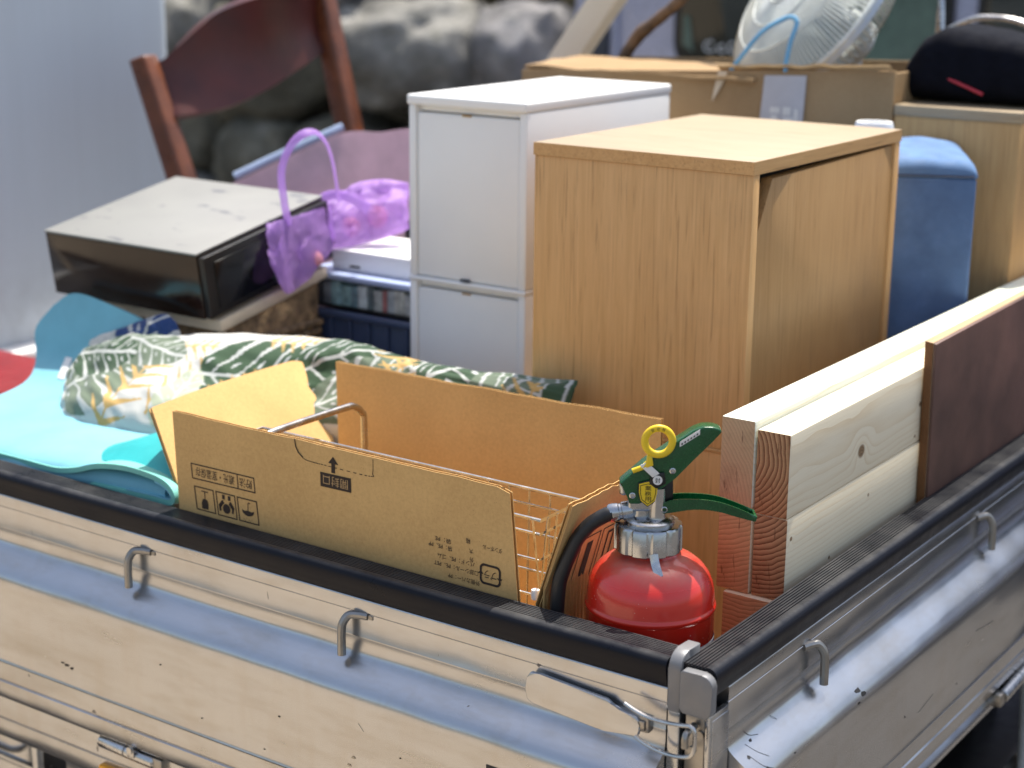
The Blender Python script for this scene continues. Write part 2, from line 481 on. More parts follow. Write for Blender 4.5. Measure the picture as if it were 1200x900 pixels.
def sheet(bm, f, nu, nv, th=0.0):
    g = [[Vector(f(i/nu, j/nv)) for j in range(nv+1)] for i in range(nu+1)]
    def nrm(i, j):
        a = g[min(i+1, nu)][j]-g[max(i-1, 0)][j]; b = g[i][min(j+1, nv)]-g[i][max(j-1, 0)]
        c = a.cross(b)
        return c.normalized() if c.length > 1e-12 else Vector((0, 0, 1))
    A = [[bm.verts.new(g[i][j]+(nrm(i, j)*th*.5 if th else Vector())) for j in range(nv+1)] for i in range(nu+1)]
    for i in range(nu):
        for j in range(nv):
            bm.faces.new((A[i][j], A[i+1][j], A[i+1][j+1], A[i][j+1]))
    if th:
        B = [[bm.verts.new(g[i][j]-nrm(i, j)*th*.5) for j in range(nv+1)] for i in range(nu+1)]
        for i in range(nu):
            for j in range(nv):
                bm.faces.new((B[i][j], B[i][j+1], B[i+1][j+1], B[i+1][j]))
        for i in range(nu):
            bm.faces.new((A[i][0], B[i][0], B[i+1][0], A[i+1][0])); bm.faces.new((A[i][nv], A[i+1][nv], B[i+1][nv], B[i][nv]))
        for j in range(nv):
            bm.faces.new((A[0][j], A[0][j+1], B[0][j+1], B[0][j])); bm.faces.new((A[nu][j], B[nu][j], B[nu][j+1], A[nu][j+1]))
def spline_grid(rows, sub=1):
    # rows of control points (each the same length) -> smooth surface function
    R = np.array(rows, float)
    def cr(P, t):
        n = len(P)-1
        x = min(max(t, 0), 1)*n
        i = min(int(x), n-1); u = x-i
        p1, p2 = P[i], P[i+1]
        p0 = P[i-1] if i > 0 else 2*p1-p2
        p3 = P[i+2] if i+2 <= n else 2*p2-p1
        return .5*(2*p1+(p2-p0)*u+(2*p0-5*p1+4*p2-p3)*u*u+(3*p1-p0-3*p2+p3)*u**3)
    return lambda u, v: Vector(cr([cr(r, u) for r in R], v))
def sweep(bm, prof, t0, t1, seg, put, wob=None):
    ts = [t0+(t1-t0)*i/seg for i in range(seg+1)]
    rings = [[bm.verts.new(put(t, o+(wob(t, z) if wob else 0), z)) for o, z in prof] for t in ts]
    n = len(prof)
    for A, B in zip(rings[:-1], rings[1:]):
        for k in range(n):
            bm.faces.new((A[k], A[(k+1) % n], B[(k+1) % n], B[k]))
    bm.faces.new(rings[0][::-1]); bm.faces.new(rings[-1])
_font_cache = {}
def text_bm(s, size, P0, ux, uy, bm, fit=None):
    cu = bpy.data.curves.new('txt', 'FONT')
    cu.body = s; cu.size = size; cu.align_x = 'CENTER'; cu.align_y = 'CENTER'; cu.resolution_u = 3
    to = bpy.data.objects.new('txt', cu)
    me = bpy.data.meshes.new_from_object(to)
    P0, ux, uy = Vector(P0), Vector(ux), Vector(uy)
    sx = sy = 1.0
    if fit and len(me.vertices):
        xs = [v.co.x for v in me.vertices]; ys = [v.co.y for v in me.vertices]
        sx = fit[0]/max(1e-6, max(xs)-min(xs)); sy = fit[1]/max(1e-6, max(ys)-min(ys))
        cx, cy = (max(xs)+min(xs))/2, (max(ys)+min(ys))/2
    else:
        cx = cy = 0
    for v in me.vertices:
        x, y = (v.co.x-cx)*sx, (v.co.y-cy)*sy
        v.co = P0+ux*x+uy*y
    b = bmesh.new(); b.from_mesh(me)
    join(bm, b)
    bpy.data.meshes.remove(me); bpy.data.objects.remove(to)
def fill(bm, pts):
    bm.faces.new([bm.verts.new(p) for p in pts])
def stroke(bm, pts, wd, nrm, closed=False):
    # flat printed line of given width on a plane
    P = [Vector(p) for p in pts]; nrm = Vector(nrm)
    n = len(P)
    for i in range(n if closed else n-1):
        a, b = P[i], P[(i+1) % n]
        d = (b-a).normalized(); s = nrm.cross(d)*wd*.5
        e = d*wd*.5
        fill(bm, (a-s-e, b-s+e, b+s+e, a+s-e))

# ================================================================== SETTING
def ground_sheet(name, x0, y0, x1, y1, z, m, n=1):
    bm = new()
    bmesh.ops.create_grid(bm, x_segments=n, y_segments=n, size=.5)
    for v in bm.verts:
        v.co = Vector((x0+(v.co.x+.5)*(x1-x0), y0+(v.co.y+.5)*(y1-y0), z))
    return tag(obj(name, bm, m, smooth=0), kind='structure')
MT['dirt'] = ground_mat('dark_gravel', (.165, .150, .135), (.095, .087, .080), (.055, .052, .05), 1.0)
MT['pave'] = ground_mat('sandy_concrete', (.47, .385, .285), (.35, .285, .21), (.31, .25, .185), 1.0)
ground_sheet('ground', -150, -150, 150, 150, 0, 'dirt')
ground_sheet('pavement', -14, -16, .25, -.35, .004, 'pave')
bm = new()
rng = random.Random(3)
for i in range(900):
    x, y = rng.uniform(-1.0, .9), rng.uniform(1.2, 3.6)
    s = rng.uniform(.006, .022)
    b = bmesh.new(); bmesh.ops.create_icosphere(b, subdivisions=1, radius=s)
    for v in b.verts:
        v.co = v.co*(1+.5*noise.noise(v.co*90+Vector((i, 0, 0))))
        v.co.z *= .7
        v.co += Vector((x, y, s*.35))
    join(bm, b)
tag(obj('gravel', bm, rock_mat('pebble', .55), smooth=60), kind='stuff')

# ================================================================== TRUCK
truck = thing('small_truck', (-1.0, .7, 0), 'silver open-bed light truck loaded with household junk and lumber', 'truck')
side_put = lambda t, o, z: (t, -o, z)
tail_put = lambda t, o, z: (o, t, z)
GATE = [(-.001, .9215), (.0015, .9200), (.0020, .9185), (.0020, .9062), (.0010, .9056), (.0010, .9050), (.0020, .9044), (.0020, .8788),
        (.0026, .8778), (.0026, .8766), (.0020, .8758), (.002, .868), (.0025, .8605), (.0048, .8560), (.0098, .8515), (.0162, .8470), (.0228, .8425), (.0288, .8380),
        (.0334, .8335), (.0360, .8285), (.0373, .8220), (.0377, .8130), (.0377, .7800), (.0373, .7400), (.0367, .7220), (.0372, .7200), (.0380, .7182), (.0370, .7164), (.0354, .7150),
        (.0348, .7000), (.0340, .6925), (.0305, .6908), (.0302, .6885), (.0325, .6865), (.0315, .6680), (.0280, .6620), (-.004, .6600), (-.026, .6600), (-.026, .9215)]
def wob(t, z):
    k = max(0, min(1, (.9-z)/.08))
    return k*(.0017*noise.noise(Vector((t*1.9, z*4.5, 1.7)))+.0002*noise.noise(Vector((t*7, z*14, 5.1))))
sg = new(); sweep(sg, GATE, -1.92, -.043, 120, side_put, wob)
side_gate = obj('side_gate', sg, 'silver', truck, smooth=42)
tg = new(); sweep(tg, GATE, .034, 1.40, 90, tail_put, lambda t, z: wob(t+9, z))
tailgate = obj('tailgate', tg, 'silver', truck, smooth=42)
fg = new(); sweep(fg, GATE, -1.92, -.043, 20, lambda t, o, z: (t, 1.41+o, z))
far_gate = obj('side_gate', fg, 'silver', truck, smooth=42)
RAIL = [(-.0305, .9245), (-.0305, .9465), (-.0290, .9490)]
o = -.0285
while o < -.0045:
    RAIL += [(o, .9500), (o+.0021, .9500), (o+.0024, .9486), (o+.0033, .9486)]
    o += .0034
RAIL += [(-.0035, .9502), (.0000, .9503), (.0032, .9492), (.0058, .9468), (.0072, .9432), (.0072, .9380), (.0062, .9330), (.0052, .9290), (.0046, .9240), (.0036, .9222), (-.0300, .9222)]
rw = lambda t, z: .0006*noise.noise(Vector((t*9, z*3, 2)))
b = new(); sweep(b, RAIL, -1.92, -.0425, 70, side_put, rw); obj('rubber_rail', b, 'rubber', side_gate, smooth=40)
b = new(); sweep(b, RAIL, -.0015, 1.40, 60, tail_put, rw); obj('rubber_rail', b, 'rubber', tailgate, smooth=40)
b = new(); sweep(b, RAIL, -1.92, -.0425, 10, lambda t, o, z: (t, 1.41+o, z)); obj('rubber_rail', b, 'rubber', far_gate, smooth=40)
# rope hooks
def hook(put, t):
    b = new()
    tube(b, [put(t+.022, .0005, .902), put(t+.012, .004, .9025), put(t+.003, .0085, .9015), put(t-.001, .0130, .8945), put(t-.002, .0150, .885), put(t-.002, .0155, .858)], .0046, 10, 6)
    b2 = b
    box(b2, Vector(put(t+.020, .0030, .8998)), Vector(put(t+.030, .0015, .9040)), 0)
    return b
for t in (-.745, -.424, -1.07, -1.40, -1.73):
    obj('rope_hook', hook(side_put, t), 'hookm', side_gate)
for t in (.215, .700, 1.18):
    b = new()
    tube(b, [tail_put(t-.020, .0005, .902), tail_put(t-.012, .004, .9025), tail_put(t-.003, .0085, .9015), tail_put(t+.001, .0130, .8945), tail_put(t+.002, .0150, .885), tail_put(t+.002, .0155, .858)], .0046, 10, 6)
    obj('rope_hook', b, 'hookm', tailgate)
def gate_o(z):
    P = sorted(((zz, oo) for oo, zz in GATE[:-2] if oo > 0), key=lambda q: q[0])
    return float(np.interp(z, [p[0] for p in P], [p[1] for p in P]))
def chip(put, t, z, s, seed, parent, m='seal', wobf=wob, off=0):
    rg = random.Random(seed)
    n_ = 9
    b = new()
    pts = []
    for k in range(n_):
        a = 2*math.pi*k/n_
        r = s*rg.uniform(.45, 1.0)
        tt, zz = t+r*1.5*math.cos(a), z+r*.7*math.sin(a)
        pts.append(put(tt, gate_o(zz)+wobf(tt+off, zz)+.00045, zz))
    fill(b, pts)
    obj('paint_chip', b, m, parent, smooth=0)
for k, (t, z, s_) in enumerate(((-.838, .7445, .0035), (-.829, .7425, .0030), (-.845, .7460, .0022), (-.496, .776, .0018), (-.393, .759, .0030), (-.399, .748, .0024), (-.677, .788, .0014), (-.330, .777, .0016), (-.614, .740, .0016), (-.25, .72, .0020), (-.52, .73, .0013))):
    chip(side_put, t, z, s_, k, side_gate, 'rusty' if k in (4, 5) else 'seal')
for k, (t, z, s_) in enumerate(((.268, .836, .0042), (.276, .831, .0046), (.262, .826, .0026), (.071, .853, .0022), (.050, .846, .0026), (.114, .83, .0018), (.39, .76, .0016), (.55, .74, .0018), (.062, .835, .0020))):
    chip(tail_put, t, z, s_, 40+k, tailgate, 'seal', lambda t, z: wob(t, z), 9)
def scratch(put, pts, wd, parent, nrm, m='seal', off=0):
    b = new()
    P = cat_rom([Vector((t, z, 0)) for t, z in pts], 4)
    stroke(b, [put(p.x, gate_o(p.y)+wob(p.x+off, p.y)+.0005, p.y) for p in P], wd, nrm)
    obj('scratch', b, m, parent, smooth=0)
for k, pts in enumerate(([(.060, .853), (.066, .846), (.075, .840)], [(.052, .847), (.058, .838), (.070, .832)], [(.068, .862), (.074, .856), (.086, .853)], [(.045, .838), (.054, .828)], [(.12, .858), (.126, .853)], [(.60, .79), (.66, .783)], [(.43, .75), (.47, .757)])):
    scratch(tail_put, pts, .0005, tailgate, (1, 0, .6), off=9)
for k, pts in enumerate(([(-.30, .741), (-.262, .7445)], [(-.545, .905), (-.541, .889)], [(-.93, .885), (-.926, .874)], [(-.385, .80), (-.378, .793)])):
    scratch(side_put, pts, .0004, side_gate, (0, -1, .5))
b = new(); box(b, (-.222, -.0392, .786), (-.203, -.0380, .8035), .0004); obj('black_sticker', b, 'seal', side_gate)
# latch
lev = [(-.1957, .8820), (-.1945, .8935), (-.1901, .9000), (-.1800, .9000), (-.1024, .8958), (-.0985, .8935), (-.0947, .8895), (-.0880, .8885), (-.0700, .8870),
       (-.0665, .8835), (-.0672, .8790), (-.0650, .8765), (-.0658, .8700), (-.0690, .8672), (-.1034, .8640), (-.1110, .8632), (-.1860, .8685), (-.1925, .8720)]
b = new(); prism(b, [(x, -.0105-(.9-z)*.10, z) for x, z in lev], (0, .0040, 0), .0014, 3)
lever = obj('latch_lever', b, 'silver', side_gate)
b = new(); box(b, (-.112, -.0085, .871), (-.058, -.0005, .888), .002); box(b, (-.070, -.0115, .874), (-.061, -.003, .884), .001)
obj('latch_pivot', b, 'rusty', side_gate)
b = new()
wl = [(-.0793, .9005), (-.068, .8965), (-.0542, .8935), (-.036, .8935), (-.0183, .8955), (-.0095, .8970), (-.0050, .8930), (-.0043, .8850), (-.0050, .8740), (-.0085, .8675), (-.0170, .8640), (-.0300, .8625), (-.0439, .8634), (-.056, .8660), (-.0671, .8705)]
tube(b, [(x, -.0175, z) for x, z in wl], .0021, 8, 5)
obj('latch_wire', b, 'steel', side_gate)
# corner
def corner_cap(x0, x1, y0, y1, z0, z1, r):
    b = new()
    # rounded cap: side outline rounded over the top front edge
    n = 8
    pts = [(y1, z0), (y1, z1)]
    pts += [(y0+r-r*math.sin(a), z1-r+r*math.cos(a)) for a in [math.pi/2*k/n for k in range(n+1)]]
    pts += [(y0, z0)]
    prism(b, [(x0, y, z) for y, z in pts], (x1-x0, 0, 0), .0015, 2)
    return b
b = corner_cap(-.0405, -.0272, -.0068, .030, .9000, .9580, .016)
obj('gate_end_cap', b, 'capgrey', side_gate)
b = new()
n = 8
r = .011
x0, x1, z0, z1 = -.0250, .0085, .9045, .9470
pts = [(x0+.004, z0), (x1-.005, z0), (x1, z0+.006), (x1, z1-r)]+[(x1-r+r*math.cos(a), z1-r+r*math.sin(a)) for a in [math.pi/2*k/n for k in range(1, n+1)]]+[(x0+.003, z1), (x0, z1-.003), (x0, z0+.004)]
prism(b, [(x, -.0125, z) for x, z in pts], (0, .0100, 0), .0022, 3)
obj('gate_end_cap', b, 'capgrey', tailgate)
b = new(); box(b, (-.0425, -.0022, .662), (-.0290, .028, .8995), .0022); obj('end_flange', b, 'silver', side_gate)
b = new(); box(b, (-.0030, -.0020, .662), (.0032, .0335, .9035), .002); box(b, (.0030, .0010, .662), (.0042, .0320, .898), .0004); obj('end_flange', b, 'silver', tailgate)
b = new(); box(b, (-.0245, .0005, .835), (-.0040, .006, .9040), .0015); tube(b, [(-.0125, -.003, .8915), (-.0125, -.0145, .8905), (-.0125, -.0205, .886), (-.0125, -.0205, .876)], .0035, 8, 4)
for zz in (.882, .864): lathe(b, [(.0001, -.003), (.0042, -.0025), (.0042, .001), (.0001, .0012)], (-.0165 if zz < .87 else -.008, -.001, zz), 10, (0, -1, 0))
obj('latch_catch', b, 'rusty', tailgate)
b = new(); box(b, (-.0285, .006, .55), (-.0035, .03, .9), .001); obj('corner_post', b, 'black', truck)
# bed, sills and undercarriage
b = new(); box(b, (-1.93, .028, .642), (-.028, 1.384, .660), .001)
for k in range(14):
    box(b, (-1.92, .075+.097*k, .6595), (-.035, .110+.097*k, .6625), .001)
obj('bed_floor', b, 'silver', truck)
b = new(); box(b, (-1.95, .03, .66), (-1.925, 1.38, .80), .002); obj('bed_front_wall', b, 'silver', truck)
b = new()
SILL = [(-.020, .6590), (.0170, .6590), (.0195, .6575), (.0200, .6540), (.0195, .6300), (.0165, .6285), (.0165, .6265), (.0190, .6250), (.0185, .6020), (.0150, .5980), (-.060, .5980), (-.060, .6590)]
sweep(b, SILL, -1.93, -.03, 30, side_put); obj('bed_sill', b, 'silver', truck, smooth=50)
b = new()
SILL2 = [(-.010, .6590), (.004, .6570), (.016, .6530), (.0235, .6460), (.0260, .6380), (.0225, .6305), (.014, .6255), (.002, .6235), (-.04, .6235), (-.04, .6590)]
sweep(b, SILL2, .03, 1.39, 30, tail_put); obj('bed_sill', b, 'silver', truck, smooth=50)
# hinge barrels
b = new()
lathe(b, [(.0075, 0), (.0082, .001), (.0082, .043), (.0065, .044)], (-.800, -.0225, .652), 18, (1, 0, -.02)); lathe(b, [(.0065, 0), (.0082, .001), (.0082, .046), (.0055, .048)], (-.7555, -.0225, .651), 18, (1, 0, -.02))
lathe(b, [(.0045, -.002), (.0045, .002)], (-.741, -.0320, .660), 12, (0, 1, 0)); box(b, (-.7465, -.0320, .651), (-.7355, -.0300, .662), .001)
obj('gate_hinge', b, 'steel', side_gate)
b = new(); box(b, (-.709, -.028, .641), (-.694, -.012, .659), .002); obj('hinge_pin', b, 'rusty', side_gate)
b = new()
lathe(b, [(.0078, 0), (.0088, .001), (.0088, .058), (.0070, .060)], (.0330, .740, .650), 18, (0, 1, .05)); lathe(b, [(.0070, 0), (.0088, .001), (.0088, .066), (.0060, .068)], (.0330, .802, .653), 18, (0, 1, .05))
obj('gate_hinge', b, 'steel', tailgate)
b = new(); box(b, (.020, .722, .641), (.038, .738, .659), .002); obj('hinge_pin', b, 'rusty', tailgate)
b = new(); tube(b, [(.018, .885, .636), (.016, .905, .600), (.010, .945, .44), (.004, .975, .25)], .0105, 12, 5); obj('bumper_stay', b, 'cab', truck)
b = new(); box(b, (-.10, .10, .40), (.0, 1.31, .48), .01); obj('rear_crossmember', b, 'black', truck)
b = new(); box(b, (-1.9, .32, .40), (-.08, .42, .60), .01); box(b, (-1.9, .99, .40), (-.08, 1.09, .60), .01); obj('chassis_rail', b, 'black', truck)
b = new(); box(b, (-.806, -.0260, .570), (-.750, -.0150, .6200), .003); obj('side_reflector', b, 'amber', truck)
b = new(); box(b, (-1.42, .045, .40), (-1.035, .36, .582), .035, 5); tank = obj('fuel_tank', b, 'silver', truck)
b = new(); box(b, (-.982, .015, .44), (-.970, .027, .5950), .003, 2); box(b, (-1.93, .030, .5250), (-.06, .040, .5330), .002); obj('tank_bracket', b, 'silver', truck)
b = new(); box(b, (-.965, .055, .36), (-.05, .075, .5950), .004); obj('side_skirt', b, 'silver', truck)
def wheel(x, y):
    b = new(); lathe(b, [(.15, -.07), (.225, -.068), (.25, -.05), (.255, 0), (.25, .05), (.225, .068), (.15, .07)], (x, y, .255), 36, (0, 1, 0), caps=False)
    t = obj('wheel', b, 'tyre', truck)
    b = new(); lathe(b, [(.02, .02), (.09, .03), (.13, .0), (.155, .055), (.155, -.06), (.02, -.02)], (x, y, .255), 24, (0, 1, 0)); obj('rim', b, 'steel', t)
for x in (-.62, -2.50):
    for y in (.17, 1.24): wheel(x, y)
# cab
b = new()
cabp = [(-1.965, .42), (-1.965, 1.50), (-2.02, 1.74), (-2.12, 1.80), (-2.70, 1.78), (-3.05, 1.30), (-3.20, 1.05), (-3.22, .42)]
prism(b, [(x, .02, z) for x, z in cabp], (0, 1.248, 0), .035, 4)
cab = obj('cab', b, 'cab', truck)
b = new(); box(b, (-1.966, .06, .792), (-1.905, 1.25, .806), .004); obj('cab_lip', b, 'white', cab)
b = new(); box(b, (-1.9655, .20, 1.50), (-1.955, 1.12, 1.70), .004); obj('rear_window', b, 'vglass', cab)
for yy in (.016, 1.316):
    b = new(); box(b, (-2.95, yy, 1.20), (-2.15, yy+.008, 1.66), .003); obj('door_window', b, 'vglass', cab)

# ================================================================== TIMBER
def beam(name, lo, hi, m, label, cat='timber', bev=.0022):
    b = new(); box(b, lo, hi, bev, 2)
    o = obj(name, b, m, None, ((lo[0]+hi[0])/2, lo[1], (lo[2]+hi[2])/2))
    return tag(o, label, cat)
MT['sp1'] = spruce('spruce_upper_outer', (-.050, .020), .0052, (1, 1, 1), .72, [(.180, -.0160, .0085), (.345, .0010, .0036), (.335, -.036, .0022)], 1.3)
MT['sp2'] = spruce('spruce_lower_outer', (-.040, .085), .0050, (.99, .99, .98), .68, [(.010, .022, .0028), (.108, -.028, .0024), (.205, .017, .0022)], 4.1)
MT['sp3'] = spruce('spruce_upper_inner', (-.16, -.09), .0040, (.95, 1.12, 1.30), .80, [], 7.7, .75)
MT['sp4'] = spruce('spruce_lower_inner', (-.05, .13), .0050, (1.0, .96, .92), .80, [], 2.2, .55)  # redder tint carries bounce from the red cylinder
MT['sp5'] = spruce('spruce_bottom', (-.02, .22), .0046, (1.0, .92, .86), .72, [], 9.2, .45)  # strongest red tint, bounce from the cylinder put into the wood
beam('timber', (-.0800, .232, 1.0172), (-.0420, 1.36, 1.1072), 'sp1', 'pale two-by-four beside the plywood, dark knot on its upper outer face')
beam('timber', (-.0800, .234, .9270), (-.0418, 1.36, 1.0164), 'sp2', 'pale two-by-four directly under the knotty one, lower half behind the tailgate rail')
beam('timber', (-.1205, .231, 1.0215), (-.0818, 1.36, 1.1150), 'sp3', 'inner two-by-four with fuzzy sawn end, highest of the stacked timbers')
beam('timber', (-.1205, .233, .9270), (-.0820, 1.36, 1.0207), 'sp4', 'inner two-by-four under the fuzzy sawn one, end grain tinted pink like red bounce')
beam('timber', (-.1095, .228, .6630), (-.0440, 1.36, .9262), 'sp5', 'wide timber at the bottom of the stack, end tinted with painted red bounce beside the extinguisher')
MT['plyface'] = plain('dark_brown_formply', (.125, .060, .044), .5, var=.3, scale=7, bump=.15, bscale=60)
ply = thing('plywood_board', (-.034, .575, .67), 'dark brown coated plywood board standing against pale timbers by the tailgate', 'board')
b = new(); hexa(b, [(-.0300, .592, .70), (-.0265, .592, .70), (-.0265, 1.36, .70), (-.0300, 1.36, .70)], [(-.0300, .5745, 1.1385), (-.0265, .5745, 1.1370), (-.0265, 1.36, 1.150), (-.0300, 1.36, 1.150)], .0006)
obj('outer_face', b, 'plyface', ply)
b = new(); hexa(b, [(-.0405, .592, .70), (-.0302, .592, .70), (-.0302, 1.36, .70), (-.0405, 1.36, .70)], [(-.0405, .5740, 1.1400), (-.0302, .5740, 1.1385), (-.0302, 1.36, 1.151), (-.0405, 1.36, 1.151)], .0006)
obj('ply_core', b, 'ply_edge', ply)

# ================================================================== OAK CABINET (near)
cx0, cx1, cy0, cy1, cz0, cz1 = -.497, -.200, .436, .854, .663, 1.3475
cabn = thing('oak_cabinet', (-.35, .64, .663), 'oak-look cabinet with a recessed side door, beside the timbers', 'cabinet')
b = new(); box(b, (cx0, cy0, cz1-.0155), (cx1, cy1, cz1), .0009); obj('top_panel', b, 'oak_top', cabn)
b = new(); box(b, (cx0, cy0-.0006, cz1-.0153), (cx1+.0006, cy0-.0001, cz1-.0006), 0); box(b, (cx1+.0001, cy0, cz1-.0153), (cx1+.0007, cy1, cz1-.0006), 0); obj('edge_band', b, 'oak_edge', cabn)
b = new(); box(b, (cx0+.001, cy0+.0012, 1.008), (cx1-.0006, cy0+.0165, cz1-.0157), .0006); obj('side_panel', b, 'oak', cabn)
b = new(); box(b, (cx0+.001, cy1-.0165, 1.008), (cx1-.0006, cy1-.0012, cz1-.0157), .0006); obj('side_panel', b, 'oak', cabn)
b = new(); box(b, (cx0+.001, cy0+.017, 1.008), (cx0+.012, cy1-.017, cz1-.016), .0006); obj('back_panel', b, 'oak', cabn)
b = new()
dz1 = cz1-.0245
hexa(b, [(cx1-.018, cy0+.0185, 1.012), (cx1-.0035, cy0+.0185, 1.012), (cx1-.0035, cy1-.0195, 1.012), (cx1-.018, cy1-.0195, 1.012)],
     [(cx1-.020, cy0+.0650, dz1), (cx1-.0050, cy0+.0650, dz1), (cx1-.0035, cy1-.0195, dz1+.004), (cx1-.018, cy1-.0195, dz1+.004)], .0008)
b.free(); b = new()
prism(b, [(cx1-.0035, cy0+.0185, 1.012), (cx1-.0035, cy1-.0195, 1.012), (cx1-.0035, cy1-.0195, dz1+.005), (cx1-.0055, cy0+.058, dz1-.001), (cx1-.0055, cy0+.0185, dz1-.075)], (-.014, 0, 0), .0006)  # upper corner cut away so a dark triangle stands for shadow
obj('door', b, oak('oak_door_shaded', .78, .96), cabn)  # same oak darkened for the shade on the door side
b = new(); box(b, (cx0+.013, cy0+.018, cz1-.12), (cx1-.024, cy1-.02, cz1-.018), 0); obj('shade_block', b, 'gap_shade', cabn)  # dark solid block painting the shade behind the door gap
b = new(); box(b, (cx0, cy0, .663), (cx1, cy1, 1.003), .001); obj('lower_box', b, 'oak', cabn)
b = new(); box(b, (cx0, cy0-.0012, 1.0034), (cx1, cy1, 1.0076), .0006); obj('joint_strip', b, 'oak_edge', cabn)

# ================================================================== WHITE DRAWER UNIT
wx0, wx1, wy0, wy1 = -.823, -.621, .600, .985
wu = thing('drawer_unit', (-.72, .79, .663), 'tall slim white plastic drawer tower with closed drawer fronts', 'drawer unit')
b = new(); box(b, (wx0, wy0, 1.3595), (wx1, wy1, 1.3735), .003, 3); obj('top_panel', b, 'white', wu)
zs = [(1.1185, 1.359), (.892, 1.112), (.665, .886)]
for (z0, z1) in zs:
    b = new()
    box(b, (wx0+.001, wy0+.004, z0), (wx0+.013, wy1-.002, z1), .002); box(b, (wx1-.013, wy0+.004, z0), (wx1-.001, wy1-.002, z1), .002)
    box(b, (wx0+.0135, wy0+.014, z1-.008), (wx1-.0135, wy1-.004, z1-.0005), .001); box(b, (wx0+.0135, wy1-.008, z0), (wx1-.0135, wy1-.003, z1-.009), .001)
    obj('drawer_shell', b, 'white', wu)
    b = new(); box(b, (wx0+.0140, wy0+.0065, z0+.001), (wx1-.0140, wy0+.020, z1-.0095), .0035, 3)
    dr = obj('drawer_front', b, 'white', wu)
    b = new(); box(b, ((wx0+wx1)/2-.009, wy0+.0060, z1-.0115), ((wx0+wx1)/2+.006, wy0+.0078, z1-.0085), .0004); obj('pull_slot', b, 'kraft', dr)
    b = new(); box(b, (wx0+.0005, wy0+.0015, z0-.0062), (wx1-.0005, wy1-.001, z0-.0004), .002); obj('divider_rim', b, 'white', wu)
for z1 in (1.112,):
    b = new(); box(b, ((wx0+wx1)/2-.009, wy0+.0010, z1+.0085), ((wx0+wx1)/2+.006, wy0+.0060, z1+.0110), .0004); obj('pull_slot', b, 'seal', wu)

# ================================================================== FAR CABINET, OTTOMAN, PIPE
fc = thing('oak_cabinet', (-.21, 1.24, .663), 'oak-look cabinet at the far side of the load carrying the black bag', 'cabinet')
b = new(); box(b, (-.314, 1.100, 1.3385), (-.1245, 1.375, 1.3540), .001); obj('top_panel', b, 'oak_top', fc)
b = new(); box(b, (-.313, 1.1015, .663), (-.1255, 1.374, 1.3380), .001); obj('cabinet_body', b, 'oak2', fc)
ot = thing('ottoman', (-.2, .98, .663), 'blue fabric storage stool with a padded lid, wedged behind the oak cabinet', 'stool')
yw = rad(28)
om = Matrix.Translation((-.150, .935, 0)) @ Matrix.Rotation(yw, 4, 'Z')
b = new(); box(b, (-.27, .0, .663), (.0262, .20, 1.2800), .006, 3, om)
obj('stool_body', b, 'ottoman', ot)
b = new()
def lid(u, v):
    cu_ = lambda t: .5-.5*math.cos(math.pi*t)
    u, v = cu_(u), cu_(v)
    e = (1-abs(2*u-1)**9)*(1-abs(2*v-1)**7)
    k = max(0, e)**.33
    z = 1.279+.0270*k+.010*v*k+.004*noise.noise(Vector((u*7, v*5, 3)))*k
    return om @ Vector((-.2705+.2972*u, -.0005+.201*v, z))
sheet(b, lid, 44, 30)
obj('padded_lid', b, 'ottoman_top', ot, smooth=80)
b = new(); tube(b, [om @ Vector(p) for p in [(-.268, .0002, 1.2815), (.0215, .0002, 1.2815), (.0258, .0045, 1.2815), (.0258, .195, 1.2815)]], .0017, 8); obj('seam', b, 'navy', ot)
b = new(); lathe(b, [(.017, 0), (.026, .0), (.027, .003), (.027, .672), (.025, .678), (.019, .678), (.017, .674), (.017, .3), (.016, .3)], (-.290, .975, .663), 28, caps=False)
tag(obj('plastic_pipe', b, 'white', None, (-.300, .975, .663)), 'white plastic pipe end poking up behind the oak cabinet', 'pipe')

# ================================================================== CARDBOARD BOX (near)
def corrugated(P, nu, L, mat_out, parent, name, nv=8, th=.0046, pitch=.0072, mat_in='card_in'):
    # P(u,v)-> mid surface point; three real layers: two liners and the flute between
    def nrm(u, v, e=.004):
        a = P(min(u+e, 1), v)-P(max(u-e, 0), v); c = P(u, min(v+e, 1))-P(u, max(v-e, 0))
        return a.cross(c).normalized()
    b = new(); sheet(b, lambda u, v: P(u, v)+nrm(u, v)*th*.5, nu, nv, .0007)
    root = obj(name, b, mat_out, parent, smooth=30)
    b = new(); sheet(b, lambda u, v: P(u, v)-nrm(u, v)*th*.5, nu, nv, .0007)
    obj('inner_liner', b, mat_in, root, smooth=30)
    k = int(L/pitch)
    b = new()
    sheet(b, lambda u, v: P(u, v*.988+.012)+nrm(u, v)*(th*.5-.0006)*math.sin(u*k*2*math.pi), k*8, 4)
    obj('flute', b, mat_in, root, smooth=60)
    return root
carton = thing('cardboard_box', (-.47, .17, .663), 'open cardboard carton with upright flaps and printed handling marks, dish rack inside', 'box')
def lerp(a, b, t): return Vector(a)*(1-t)+Vector(b)*t
def front(u, v):
    top = lerp((-.7130, .0345, 1.0640), (-.2462, .0345, 1.0630), u); bot = lerp((-.6960, .0345, .664), (-.2080, .0345, .664), u)
    p = lerp(bot, top, v)
    if u > .985: p.z -= .004*max(0, (v-.97)/.03)
    p.y += .0014*math.sin(u*3.1)*v
    p.z += .0012*noise.noise(Vector((u*11, 5, 0)))*max(0, v-.8)*5
    return p
fp = corrugated(front, 30, .467, 'card', carton, 'front_panel')
